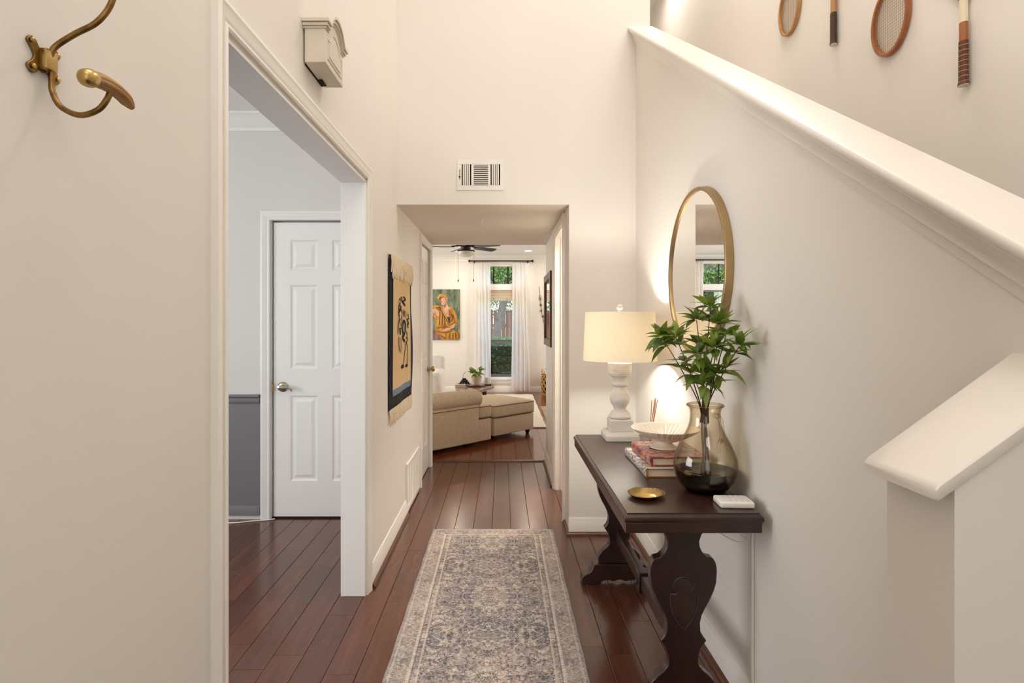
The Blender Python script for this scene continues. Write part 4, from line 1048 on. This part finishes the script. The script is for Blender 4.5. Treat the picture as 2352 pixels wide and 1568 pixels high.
m = MB(); q_ = (P[0]-P[2]).normalized(); m.tube([P[0]+q_*.0075, P[0]+q_*.0068, P[0]+q_*.005, P[0]+q_*.001, P[2], P[4], P[5], P[6]], [.0008, .005, .0085, .0112, .0124, .0126, .0118, .0108], 24); m.build('end_cap', BRASS, hk)

# ------------------------------------------------------------------ tennis rackets on the stairwell wall
def racket(label, yc_, zlow, head_down, wood_m, throat_m, grip_m, rings, hw_=.118, hh=.158):
    """hung flat on the wall x=1.75; zlow is the lowest point"""
    X = 1.735; rk = thing('tennis_racket', label, 'racket', (X, yc_, zlow), 0, 'wooden rackets on the stairwell wall')
    s_ = 1 if head_down else -1
    zc_ = zlow+hh if head_down else zlow+.68-hh       # head centre
    T = lambda y, z: (X, yc_+y, zc_+s_*z)              # z grows from head towards grip
    m = MB(); nn = 64; vs_ = []
    for j in range(nn):
        a = 2*pi*j/nn; cy, cz = cos(a), sin(a)
        for (dx, dr) in ((-.010, -.016), (-.012, -.008), (-.010, -.001), (.008, 0), (.008, -.017)):
            vs_.append((X+dx, yc_+(hw_+dr)*cy, zc_+s_*(hh+dr)*cz))
    m.add(vs_, [(j*5+i, ((j+1) % nn)*5+i, ((j+1) % nn)*5+(i+1) % 5, j*5+(i+1) % 5) for j in range(nn) for i in range(5)]); m.build('head_frame', wood_m, rk, angle=40)
    m = MB(); a, b = hw_-.015, hh-.015
    for k in range(1, 17):
        y = -a+2*a*k/17; zz = b*sqrt(max(0, 1-(y/a)**2)); m.tube([(X-.001, yc_+y, zc_-zz), (X-.001, yc_+y, zc_+zz)], .0009, 4)
    for k in range(1, 21):
        z = -b+2*b*k/21; yy = a*sqrt(max(0, 1-(z/b)**2)); m.tube([(X-.002, yc_-yy, zc_+z), (X-.002, yc_+yy, zc_+z)], .0009, 4)
    o = m.build('strings', GUT, rk); o['kind'] = 'stuff'
    for sg in (-1, 1):     # throat shoulders
        m = MB(); m.tube([T(sg*.088, .100), T(sg*.05, .150), T(sg*.012, .190)], [.009, .009, .010], 8); m.build('shoulder', wood_m, rk)
    def octa(r0, z0, r1, z1):
        m = MB(); vs = []
        for r, z in ((r0, z0), (r1, z1)):
            for k in range(8):
                a = pi/8+2*pi*k/8; vs.append((X-.004+r*.85*cos(a), yc_+r*sin(a), zc_+s_*z))
        m.add(vs, [list(range(8)), list(range(8, 16))]+[(k, (k+1) % 8, 8+(k+1) % 8, 8+k) for k in range(8)]); return m
    L = .68-2*hh+hh
    octa(.015, .15, .0155, L-.235).build('throat', throat_m, rk, smooth=False)
    octa(.0158, L-.236, .0165, L-.165).build('shaft', wood_m, rk, smooth=False)
    gp = octa(.0175, L-.166, .0185, L-.012); g_ = gp.build('grip', grip_m, rk, smooth=False)
    octa(.0188, L-.014, .022, L-.002).build('butt_collar', grip_m, g_, smooth=False)
    octa(.0205, L-.002, .0205, L).build('butt_cap', RACKWH, g_, smooth=False)
    for k in range(rings):
        z = L-.15+.135*k/max(1, rings-1); octa(.0186, z, .0187, z+.0016).build('grip_band', GRIPS if rings > 7 else LEATHD, g_, smooth=False)
    return rk
racket('pale wooden racket hung head down, farthest up the stairs', 3.364, 3.07, True, RACKW, RACKP, LEATHD, 6)
racket('wooden racket hung by its head, dark grip down, second up the stairs', 2.91, 2.785, False, RACKW, RACKW, LEATHD, 7)
racket('reddish wooden racket hung head down, nearest head on the stairwell wall', 2.49, 2.53, True, RACKR, RACKR, LEATH, 7)
racket('wooden racket with banded brown leather grip down, nearest on the stairwell wall', 2.09, 2.224, False, RACKR, RACKWH, LEATH, 8)

# ------------------------------------------------------------------ framed mirror in passage
fm_ = thing('framed_mirror', 'brown wood framed mirror on the right passage wall', 'mirror', (PXR, 4.98, 1.13))
y0, y1, z0, z1 = 4.64, 5.325, 1.128, 1.770; x0 = PXR-.0005
m = MB(); f_ = .062
for a in ((y0, y1, z0, z0+f_), (y0, y1, z1-f_, z1), (y0, y0+f_, z0+f_, z1-f_), (y1-f_, y1, z0+f_, z1-f_)): m.box(x0-.024, x0, *a)
m.build('frame', BROWNF, fm_, bevel=.004)
m = MB(); m.box(x0-.012, x0-.008, y0+.05, y1-.05, z0+.05, z1-.05); m.build('mirror_glass', MIRR, fm_, smooth=False)

# ------------------------------------------------------------------ living room: beige sofa set and ottoman (set diagonally)
SB = (-.12, 6.135); SA = math.atan2(.694, .72)
sf = thing('chaise_sofa', 'beige linen sofa with rolled arm set diagonally beyond the passage', 'sofa', (SB[0], SB[1], 0), SA)
# local: x along the side seen (towards the front of the seat), y into the sofa
m = MB(); m.rbox(-.92, -.185, -.010, .20, .05, .46, .012, 3); m.build('arm_panel', LINEN, sf, local=True)
def roll(a, b):
    pass
m = MB(); nn = 28
prof = []
for k in range(nn):
    a = 2*pi*k/nn; prof.append((.078+.115*cos(a), .515+.095*sin(a)))
m.prism(prof, 'x', -.92, -.150)
o = m.build('arm_roll', LINEN, sf, local=True, angle=50, bevel=.018, seg=4)
m = MB(); m.tube([(-.160, .085+.112*cos(a), .515+.092*sin(a)) for a in [2*pi*k/40 for k in range(40)]], .005, 6, True); m.build('arm_piping', PIPING, sf, local=True)
m = MB(); m.tube([(-.91, -.012, .424), (-.20, -.012, .426)], .003, 6); m.build('seam', PIPING, sf, local=True)
m = MB(); m.rbox(-.91, -.02, .16, 1.1, .05, .285, .012, 3).rbox(-.19, 0, -.004, 1.1, .05, .284, .012, 3); m.build('base', LINEN, sf, local=True)
m = MB(); m.rbox(-.175, .015, -.004, .82, .288, .430, .035, 4, .01).rbox(-.91, -.12, .19, .82, .288, .428, .03, 3, .015); cu = m.build('seat_cushion', LINEN, sf, local=True)
def edge_loop(x0, x1, y0, y1, z, r):
    pts = []
    for cx, cy, a0 in ((x1-r, y1-r, 0), (x0+r, y1-r, pi/2), (x0+r, y0+r, pi), (x1-r, y0+r, 3*pi/2)):
        for k in range(6): a = a0+pi/2*k/5; pts.append((cx+r*cos(a), cy+r*sin(a), z))
    return pts
for z in (.300, .420):
    m = MB(); m.tube(edge_loop(-.173, .013, -.002, .82, z, .03), .004, 6, True); m.build('piping', PIPING, cu, local=True)
m = MB(); m.rbox(-.92, -.72, .2, 1.6, .30, .80, .08, 4); m.build('back', LINEN, sf, local=True)
for x, y in ((-.12, .30), (-.86, .30)):
    m = MB(); m.lathe([(.018, 0), (.026, .05)], (x, y, 0), 12); m.build('leg', BLACK, sf, local=True)
ot = thing('ottoman', 'beige linen ottoman with dark feet pushed against the beige sofa', 'ottoman', (-.088, 6.262, 0), SA)
m = MB(); m.rbox(.0, .655, 0, .72, .055, .252, .012, 3); m.build('base', LINEN, ot, local=True)
m = MB(); m.rbox(-.012, .667, -.012, .735, .254, .400, .035, 4, .03); cu = m.build('cushion', LINEN, ot, local=True)
for z in (.266, .390):
    m = MB(); m.tube(edge_loop(-.010, .665, -.010, .733, z, .03), .004, 6, True); m.build('piping', PIPING, cu, local=True)
for x, y in ((.14, .18), (.605, .06), (.05, .66), (.605, .66)):
    m = MB(); m.lathe([(.018, 0), (.020, .012), (.030, .03), (.030, .056)], (x, y, 0), 14); m.build('foot', BLACK, ot, local=True)
# white armchair
wc = thing('white_armchair', 'white slipcovered armchair behind the beige sofa by the painting wall', 'armchair', (-1.32, 8.65, 0))
m = MB(); m.rbox(-.38, .36, -.40, .40, .03, .40, .04, 3); m.build('base', WHITEF, wc, local=True)
m = MB(); m.rbox(.20, .41, -.42, .42, .03, .60, .07, 4); m.build('arm', WHITEF, wc, local=True)
m = MB(); m.rbox(-.41, -.20, -.42, .42, .03, .60, .07, 4); m.build('arm', WHITEF, wc, local=True)
m = MB(); m.rbox(-.40, .40, .26, .46, .03, .82, .07, 4); m.build('back', WHITEF, wc, local=True)
m = MB(); m.rbox(-.22, .22, -.40, .28, .38, .50, .05, 4, .02); m.build('cushion', WHITEF, wc, local=True)

# wool rug
m = MB(); m.grid(lambda a, b: (-2.4+2.96*a+.002*sin(b*37), 7.05+3.2*b, .014+.003*sin(a*70)*sin(b*80)), 60, 60); m.box(-2.395, .553, 7.055, 10.245, .003, .0125)
tag(m.build('wool_rug', SHAG, fix=False), 'cream shaggy wool area rug on the living room floor', 'rug')

# coffee table with its things
CT = Vector((-.40, 7.88, .45))
ct = thing('coffee_table', 'low organic wood slab coffee table behind the beige sofa', 'table', (CT.x, CT.y, 0))
out = []
for k in range(48):
    a = 2*pi*k/48; r = 1+.05*sin(3*a+.6)+.03*cos(5*a)
    out.append((.275*r*cos(a)*(1 if cos(a) < 0 else 1.0), .58*r*sin(a)))
m = MB(); m.prism([(CT.x+a, CT.y+b) for a, b in out], 'z', .408, .450); m.build('slab_top', COFFEE, ct, bevel=.008)
for sx_, sy_ in ((-.15, -.34), (.15, -.34), (-.15, .34), (.15, .34)):
    m = MB(); m.tube([(CT.x+sx_*1.1, CT.y+sy_*1.1, .018), (CT.x+sx_, CT.y+sy_, .41)], [.013, .02], 10); m.build('leg', BLACK, ct)
pt = thing('potted_pothos', 'small green pothos in a beige pot on the coffee table', 'plant', (-.36, 7.73, .4700))
m = MB(); m.lathe([(.052, 0), (.056, .003), (.070, .118), (.072, .122), (.066, .122), (.062, .10), (.001, .10)], (0, 0, 0), 30); m.build('pot', POTM, pt, local=True)
PLM = [leaf_mesh(.09, .028, .3, .3, LEAFP), leaf_mesh(.075, .026, .25, .6, LEAFP)]
r2 = random.Random(5)
for k in range(34):
    a = 2*pi*k/34*5.03; el = r2.uniform(-.35, 1.2); rr = r2.uniform(.01, .065)
    p = Vector((rr*cos(a), rr*sin(a), .13+r2.uniform(0, .07)))
    d = Vector((cos(a)*cos(el), sin(a)*cos(el), sin(el)))
    inst('leaf', r2.choice(PLM), pt, p, orient(d, r2.uniform(-.6, .6)), (r2.uniform(.8, 1.15),)*3)
m = MB(); m.lathe([(.12, .4505), (.125, .456), (.125, .4690), (.119, .4695), (.001, .4690)], (-.36, 7.73, 0), 36)
tag(m.build('round_board', SHOE), 'dark round wooden board under the pothos pot', 'board')
bk = thing('book', 'small cream book lying left of the pothos pot', 'book', (-.575, 7.66, .4505), radians(8))
m = MB(); m.box(-.075, .075, -.05, .05, 0, .004).box(-.075, .075, -.05, .05, .028, .032); m.build('cover', POTM, bk, local=True)
m = MB(); m.box(-.072, .072, -.048, .046, .004, .028); m.build('pages', PAGES, bk, local=True)
bd = thing('bead_garland', 'string of dark wooden beads heaped beside the pothos pot', 'beads', (-.53, 7.86, .4505))
r3 = random.Random(3); q = MB(); q.sphere((0, 0, 0), .015, 12, 8); bme = q.mesh('bead', BEADS)
for k in range(30):
    a = k*.62; r = .062*(1-.24*(k//8)); inst('bead', bme, bd, (r*cos(a)*1.15, r*sin(a)*.8, .0155+.024*(k//8)), None, (1, 1, 1))
m = MB(); m.tube(cat_rom([(-.02, 0, .09), (-.015, 0, .14), (.0, 0, .175), (.02, 0, .19)], 5), .003, 6); m.build('tassel', BEADS, bd, local=True)
cn = thing('candle_jar', 'white candle jar behind the pothos pot on a dark tray', 'candle', (-.22, 7.90, .4625))
m = MB(); m.lathe([(.04, 0), (.042, .004), (.042, .09), (.037, .09), (.037, .075), (.001, .075)], (0, 0, 0), 24); m.build('jar', CERAM, cn, local=True)
m = MB(); m.lathe([(.039, .075), (.001, .078)], (0, 0, 0), 24, False); m.build('wax', PAGES, cn, local=True)
m = MB(); m.box(-.62, -.16, 7.845, 7.95, .4505, .4545) if False else m.rbox(-.47, -.15, 7.83, 7.97, .4505, .4620, .004, 2)
tag(m.build('tray', BLACK), 'dark rectangular tray behind the pothos pot', 'tray')

# basket, garland, outlet
bs = thing('wicker_basket', 'woven seagrass basket with looped handle by the far wall', 'basket', (.93, 10.30, 0))
m = MB(); m.lathe([(.17, .002), (.18, .02), (.205, .20), (.20, .385), (.192, .385), (.195, .2), (.172, .03), (.001, .02)], (0, 0, 0), 32); m.build('core', WICKD, bs, local=True)
m = MB()
rb = lambda z: .183+.024*sin(pi*min(1, z/.40))
for k in range(15):
    for sg in (-1, 1):
        m.tube([(rb(z)*cos(2*pi*k/15+sg*z*3.6), rb(z)*sin(2*pi*k/15+sg*z*3.6), z) for z in [.012+.372*i/16 for i in range(17)]], .0115, 6)
o = m.build('weave', WICK, bs, local=True); o['kind'] = 'stuff'
for z in (.012, .36, .385):
    m = MB(); m.tube([(rb(z)*cos(a), rb(z)*sin(a), z) for a in [2*pi*i/40 for i in range(40)]], .013, 8, True); m.build('rim' if z > .1 else 'bottom_hoop', WICK, bs, local=True)
for sg in (-1, 1):
    m = MB(); m.tube([(sg*.185, -.05, .38), (sg*.187, -.04, .43), (sg*.187, 0, .465), (sg*.187, .04, .43), (sg*.185, .05, .38)], .012, 8); m.build('handle', WICK, bs, local=True)
m = MB(); m.grid(lambda a, b: (.93+(-.13+.26*a), 10.30+(-.13+.26*b), .395+.055*sin(pi*a)*sin(pi*b)+.012*sin(a*17+b*9)), 20, 20)
bl = m.build('blanket', WHITEF, fix=False); so = bl.modifiers.new('s', 'SOLIDIFY'); so.thickness = .02
tag(bl, 'rumpled white blanket inside the seagrass basket', 'blanket')
ol = thing('wall_outlet', 'white electrical outlet on the far wall above the basket', 'outlet', (.85, YW, .36))
m = MB(); m.rbox(.812, .888, YW-.006, YW-.0003, .362, .478, .002, 2); m.build('cover_plate', WHITEP, ol)
for z in (.395, .445):
    m = MB(); m.box(.838, .862, YW-.0075, YW-.005, z-.012, z+.012); m.build('socket', DARK if z > .4 else WHITEP, ol)
gd = thing('bell_garland', 'hanging string of small brass bells on the far wall', 'garland', (.79, YW-.02, 1.17))
P = cat_rom([(.715, YW-.008, 2.02), (.725, YW-.012, 1.88), (.735, YW-.015, 1.70), (.765, YW-.015, 1.52), (.80, YW-.015, 1.36), (.845, YW-.015, 1.22), (.86, YW-.012, 1.10)], 8)
m = MB(); m.tube(P, .004, 6); m.build('cord', SHOE, gd)
q = MB(); q.lathe([(.001, .02), (.012, .016), (.018, .0), (.022, -.018), (.026, -.024), (.001, -.020)], (0, 0, 0), 14); gme = q.mesh('bell', BRASSH)
for i in range(12, 48, 5):
    p = P[i]; inst('bell', gme, gd, Vector((p.x+random.uniform(-.012, .012), p.y-.012, p.z))-gd.location, (random.uniform(-.3, .3), random.uniform(-.6, .6), 0))
m = MB(); m.tube([(.735, YW-.012, 1.86), (.76, YW-.02, 1.80)], .003, 5).tube([(.725, YW-.012, 1.86), (.712, YW-.02, 1.81)], .003, 5); m.build('bow', SHOE, gd)

# painting on far wall (flat painted shapes on a canvas)
PB = paint
def pm(name, a, b, sc=30):
    t = NT(name); v = t.coord((1, 1, .35), 'World'); t.set(t.ramp(t.noise(v, sc, 5, .7), [(.34, lin(a)), (.62, lin(b))]), .6); return t.m
PG = pm('painted_green_ground', (44, 62, 56), (128, 142, 112), 16); PO = pm('painted_ochre_cloth', (150, 92, 26), (214, 158, 70), 26)
PD = pm('painted_umber_shadow', (100, 58, 20), (140, 86, 32), 30); PHL = pm('painted_gold_light', (206, 158, 78), (230, 190, 114), 30)
PS = pm('painted_skin', (190, 140, 110), (224, 178, 150), 24); PSD = pm('painted_skin_shadow', (140, 92, 74), (168, 116, 94), 24); PK = pm('painted_dark_undershirt', (54, 46, 46), (80, 66, 62), 24)
PMV = pm('painted_mauve_ground', (96, 74, 76), (150, 122, 118), 18)
YPn = YW-.028; SPn = F/YPn
pq = lambda cx, cy: ((990+cx/10.45-VX)/SPn, H-(650+cy/10.45-VY)/SPn)
pc = thing('canvas_painting', 'canvas painting of a seated woman in ochre robe and turban', 'painting', (-1.1, YW, .99))
xa, zb = pq(-110, 1365); xb, za = pq(688, 148)
m = MB(); m.box(xa, xb, YPn, YW-.0005, zb, za); m.build('canvas', PG, pc, bevel=.003)
lay_ = [0]
def shape(name, pts, mat, k=3):
    lay_[0] += 1; P = [pq(*p) for p in pts]
    if k: P = [(q.x, q.y) for q in cat_rom([(a, b, 0) for a, b in P+P[:1]], k)][:-1]
    m = MB(); y = YPn-.0006-.00035*lay_[0]; m.prism(P, 'y', y, YPn); m.build(name, mat, pc, smooth=False)
def bar(pts, w_, mat, name='painted_fold'):
    w_ *= .75
    P = cat_rom([(a, b, 0) for a, b in pts], 4); L = []; R = []
    for i, p in enumerate(P):
        t = (P[min(i+1, len(P)-1)]-P[max(i-1, 0)]).normalized(); k = w_*(.25+.75*sin(pi*i/(len(P)-1)))
        L.append((p.x-t.y*k, p.y+t.x*k)); R.append((p.x+t.y*k, p.y-t.x*k))
    shape(name, L+R[::-1], mat, 0)
shape('painted_ground', [(-110, 1130), (60, 1120), (180, 1200), (260, 1330), (250, 1362), (-110, 1362)], PMV, 0)
shape('painted_skirt', [(110, 1100), (300, 1080), (520, 1120), (640, 1180), (684, 1040), (684, 1360), (260, 1360), (180, 1260), (110, 1180)], PO, 0)
shape('painted_robe', [(-110, 640), (-40, 560), (120, 530), (240, 545), (290, 600), (420, 560), (540, 620), (600, 740), (650, 1000), (560, 990), (500, 1060), (440, 1060), (400, 1090), (240, 1110), (110, 1120), (100, 1020), (110, 920), (60, 800), (-60, 760)], PO, 2)
shape('painted_chest', [(285, 560), (320, 520), (380, 470), (410, 560), (450, 600), (430, 680), (425, 800), (440, 920), (420, 900), (380, 800), (330, 700), (280, 620)], PS, 2)
shape('painted_undershirt', [(385, 815), (445, 812), (455, 900), (440, 980), (410, 890)], PK, 2)
shape('painted_face', [(180, 370), (270, 330), (350, 370), (375, 430), (350, 490), (300, 528), (260, 515), (225, 470), (195, 430)], PS, 3)
shape('painted_face_shadow', [(180, 370), (260, 350), (245, 400), (255, 470), (235, 490), (205, 450)], PSD, 3)
bar([(255, 440), (280, 455), (300, 440)], 7, PD); bar([(270, 480), (295, 490), (310, 480)], 7, PSD); bar([(300, 420), (320, 415)], 6, PD)
shape('painted_neck_shadow', [(290, 540), (330, 520), (375, 470), (360, 540), (330, 590)], PSD, 3)
shape('painted_turban', [(150, 330), (180, 280), (260, 252), (340, 265), (385, 320), (398, 380), (375, 430), (350, 390), (300, 350), (230, 350), (185, 380), (165, 385)], PO, 3)
shape('painted_hair', [(185, 370), (230, 340), (280, 345), (230, 365), (195, 392)], PK, 3)
for p in ([(180, 300), (260, 285), (340, 330), (380, 390)], [(200, 280), (290, 270), (370, 340)], [(165, 340), (220, 310), (290, 320)]): bar(p, 9, PHL)
for p in ([(190, 330), (270, 305), (360, 370)], [(230, 265), (310, 285), (385, 360)]): bar(p, 7, PD)
shape('painted_hand', [(-110, 640), (60, 610), (150, 640), (200, 720), (200, 800), (185, 830), (165, 790), (120, 790), (90, 720), (-110, 760)], PS, 2)
bar([(95, 690), (110, 760), (160, 800)], 14, PSD)
shape('painted_forearm', [(590, 1000), (560, 1060), (460, 1110), (360, 1160), (280, 1150), (270, 1120), (330, 1100), (380, 1072), (440, 1075), (500, 1010), (540, 985)], PS, 2)
bar([(300, 1130), (360, 1110), (390, 1090)], 8, PHL)
for p in ([(250, 700), (240, 850), (230, 1010)], [(300, 780), (310, 900), (300, 1020)], [(340, 820), (360, 920), (370, 1010)], [(190, 840), (180, 940), (160, 1040)], [(520, 660), (560, 780), (600, 930)], [(470, 760), (480, 860), (460, 920)], [(250, 620), (330, 760), (440, 990)], [(540, 1180), (560, 1250), (550, 1340)], [(610, 1200), (640, 1280), (620, 1340)], [(480, 1200), (500, 1260), (490, 1340)], [(480, 950), (560, 970), (640, 1000)], [(80, 580), (140, 560), (200, 570)], [(60, 560), (20, 580), (-40, 640)]): bar(p, 11, PHL)
for p in ([(275, 720), (275, 860), (265, 1010)], [(325, 820), (335, 920), (335, 1020)], [(215, 680), (205, 860), (200, 1000)], [(480, 690), (510, 800), (490, 930)], [(540, 760), (560, 860), (560, 940)], [(430, 620), (455, 780), (460, 940)], [(240, 640), (320, 790), (410, 930), (440, 1010)], [(130, 1080), (260, 1050), (420, 1050)], [(110, 1150), (260, 1180), (420, 1170), (520, 1110)], [(470, 1000), (560, 950), (650, 985)], [(520, 1200), (530, 1270), (520, 1350)], [(580, 1190), (600, 1260), (590, 1350)], [(640, 1160), (665, 1240), (660, 1340)], [(440, 1240), (430, 1300), (440, 1350)], [(180, 1230), (280, 1290), (380, 1340)], [(120, 580), (160, 580), (220, 610)], [(215, 560), (230, 620), (180, 640)]): bar(p, 11, PD)

# ceiling fan and recessed lights
fan = thing('ceiling_fan', 'black five-blade ceiling fan with frosted bowl light and pull chains', 'ceiling fan', (-.52, 8.05, 2.25))
fx_, fy_ = -.52, 8.05
m = MB(); m.lathe([(.085, 2.62), (.085, 2.585), (.05, 2.56), (.05, 2.52), (.088, 2.50), (.098, 2.465), (.098, 2.44), (.07, 2.425), (.065, 2.385), (.125, 2.375), (.128, 2.358), (.10, 2.352)], (fx_, fy_, 0), 32); m.build('motor', BLACK, fan)
m = MB(); m.lathe([(.118, 2.357), (.117, 2.335), (.10, 2.305), (.065, 2.285), (.001, 2.277)], (fx_, fy_, 0), 32, False); m.build('bowl_light', plain('frosted_bowl', (222, 214, 200), .4), fan)
BLD = plain('dark_fan_blade', (62, 58, 54), .35, 0, .2)
for k in range(5):
    a = radians(-30+72*k)
    b_ = MB(); L0, L1 = .17, .56
    pts = [(L0, -.045), (L0+.12, -.062), (L1-.05, -.066), (L1-.01, -.052), (L1, -.02), (L1, .02), (L1-.01, .052), (L1-.05, .066), (L0+.12, .062), (L0, .045)]
    b_.prism(pts, 'z', -.003, .003); tl = radians(-12)
    b_.v = [(x, y*cos(tl), z+y*sin(tl)) for x, y, z in b_.v]
    b_.v = [(fx_+x*cos(a)-y*sin(a), fy_+x*sin(a)+y*cos(a), 2.425+z) for x, y, z in b_.v]
    bl_ = b_.build('blade', BLD, fan, bevel=.001)
    m = MB(); m.tube([(fx_+.08*cos(a), fy_+.08*sin(a), 2.45), (fx_+.13*cos(a+.1), fy_+.13*sin(a+.1), 2.44), (fx_+.21*cos(a), fy_+.21*sin(a), 2.431)], .010, 6).tube([(fx_+.08*cos(a), fy_+.08*sin(a), 2.45), (fx_+.13*cos(a-.1), fy_+.13*sin(a-.1), 2.44), (fx_+.21*cos(a), fy_+.21*sin(a), 2.431)], .010, 6); m.build('blade_iron', BLACK, bl_)
for x, ln in ((fx_-.112, 1.955), (fx_+.112, 1.96)):
    m = MB(); m.tube([(x, fy_-.02, 2.36), (x, fy_-.02, ln)], .0018, 5); pc_ = m.build('pull_chain', BRASSH, fan)
    m = MB(); m.lathe([(.002, ln+.004), (.006, ln-.005), (.008, ln-.03), (.003, ln-.036)], (x, fy_-.02, 0), 10); m.build('pull', BLACK, pc_)
for x, lb in ((.47, 'round recessed ceiling light near the narrow window'), (-.80, 'round recessed ceiling light behind the ceiling fan')):
    rl = thing('recessed_light', lb, 'ceiling light', (x, 9.95, 2.60))
    m = MB(); m.lathe([(.082, 2.6195), (.082, 2.612), (.066, 2.610), (.064, 2.6195)], (x, 9.95, 0), 28, False); m.build('trim_ring', WHITEP, rl)
    m = MB(); m.lathe([(.066, 2.6165), (.001, 2.6165)], (x, 9.95, 0), 28, False); m.build('lens', LEDM, rl)
    light('recessed_light_beam', 'AREA', (x, 9.95, 2.60), 5, (1, .88, .72), (0, 0, 0), .12)

# ------------------------------------------------------------------ garden outside
m = MB(); m.box(-14, 12, 10.86, 40, -.5, -.2)
struct(m.build('ground', GRASS, smooth=False), 'garden lawn outside the windows', 'ground')
fn_ = thing('garden_fence', 'brown cedar board fence behind the clipped hedge', 'fence', (0, 15.0, -.2))
q = MB(); q.prism([(-.05, 0), (.05, 0), (.05, 1.84), (.035, 1.86), (-.035, 1.86), (-.05, 1.84)], 'y', -.009, .009); fme = q.mesh('board', FENCE, False)
k = 0; x = -8.0
while x < 5.0:
    inst('board', fme, fn_, (x, random.uniform(-.004, .004), random.uniform(-.015, .01)), (0, random.uniform(-.004, .004), 0)); x += .1025+random.choice((0, 0, .003, .009)); k += 1
m = MB(); m.box(-8, 5, 15.02, 15.06, .25, .34).box(-8, 5, 15.02, 15.06, 1.2, 1.29); m.build('rail', FENCE, fn_, smooth=False)
def leaves(n, gen, size, rr):
    vs = []; fs = []
    for _ in range(n):
        p = gen(rr); a = Vector((rr.gauss(0, 1), rr.gauss(0, 1), rr.gauss(0, 1))).normalized(); b = a.cross(Vector((rr.gauss(0, 1), rr.gauss(0, 1), rr.gauss(0, 1)))).normalized()
        s_ = size*rr.uniform(.6, 1.3); o = len(vs)
        vs += [p-a*s_, p+b*s_*.45, p+a*s_, p-b*s_*.45]; fs.append((o, o+1, o+2, o+3))
    m = MB(); m.add(vs, fs); return m
rr = random.Random(21)
hg = thing('hedge', 'dense clipped green hedge below the window', 'hedge', (0, 12.6, -.2))
m = MB(); m.rbox(-7, 4, 12.2, 13.0, -.2, .93, .06, 2); m.build('core', plain('hedge_core', (26, 40, 24), .95), hg)
def hgen(r):
    t = r.random(); x = r.uniform(-6.5, 3.0)
    if t < .45: return Vector((x, r.uniform(12.15, 13.05), .94+r.uniform(-.03, .05)))
    return Vector((x, 12.18+r.uniform(-.05, .03), r.uniform(-.2, .96)))
o = leaves(26000, hgen, .028, rr).build('foliage', LEAFH, hg, smooth=False, fix=False); o['kind'] = 'stuff'
def tree(label, base, top, r0, crown, n, name='shade_tree', br_=()):
    t = thing(name, label, 'tree', base)
    b = Vector(base); tp_ = Vector(top); mid = b.lerp(tp_, .5)+Vector((.06, 0, 0))
    m = MB(); m.tube(cat_rom([b, mid, tp_], 6), [r0*(1-.5*i/12) for i in range(13)], 12); m.build('trunk', BARK, t)
    for (a0, e) in br_:
        s_ = b.lerp(tp_, a0); e = Vector(e); m = MB(); m.tube(cat_rom([s_, s_.lerp(e, .5)+Vector((0, 0, .12)), e], 5), [r0*.42*(1-.7*i/10) for i in range(11)], 8); m.build('branch', BARK, t)
    blobs = [(Vector(c), Vector(s_)) for c, s_ in crown]
    def g(r):
        c, s_ = r.choice(blobs); v = Vector((r.gauss(0, .45), r.gauss(0, .45), r.gauss(0, .45))); return Vector((c.x+v.x*s_.x, c.y+v.y*s_.y, c.z+v.z*s_.z))
    o = leaves(int(n*2.4), g, .046, rr).build('foliage', LEAFT, t, smooth=False, fix=False); o['kind'] = 'stuff'
tree('leaning grey barked tree outside the narrow window', (-.45, 13.8, -.2), (.5, 13.9, 4.3), .12, [((.3, 14.2, 3.1), (1.5, 1.0, .9)), ((.0, 14.0, 2.6), (1.3, .8, .55)), ((1.0, 14.5, 3.8), (1.6, 1, 1))], 5200, 'garden_tree', [(.5, (-.9, 13.6, 3.0)), (.6, (1.1, 13.7, 2.9)), (.7, (-.3, 13.7, 3.5))])
tree('spreading green tree seen in the round mirror', (-4.8, 13.9, -.2), (-4.5, 13.9, 3.4), .14, [((-3.6, 13.9, 2.6), (1.7, .5, .8)), ((-4.4, 14.0, 3.2), (2, .5, .9)), ((-3.0, 13.9, 1.9), (1.3, .4, .7)), ((-5.0, 14, 2.2), (1.5, .4, .8))], 11000, 'garden_tree', [(.6, (-2.8, 13.6, 3.0)), (.5, (-3.1, 13.6, 2.4)), (.7, (-5.4, 13.7, 3.2))])
tree('distant leafy tree filling the view behind the fence', (1.6, 19, -.2), (1.5, 19, 4), .2, [((.3, 19, 3.2), (2.6, 1, 1.2)), ((-1.8, 19, 3.0), (2.2, 1, 1.2)), ((.0, 19, 2.2), (2.4, .8, .7)), ((1.5, 19, 3.4), (2, 1, 1.4))], 8000, 'background_tree')
tree('distant leafy tree behind the spreading green tree', (-7, 25, -.2), (-7, 25, 4), .2, [((-6.5, 25, 3.2), (3.2, .8, 1.4)), ((-9, 25, 3.0), (2.6, .8, 1.4)), ((-4.8, 25, 2.2), (2.8, .8, 1.1)), ((-7, 25, 1.6), (3.6, .8, 1))], 8000, 'background_tree')
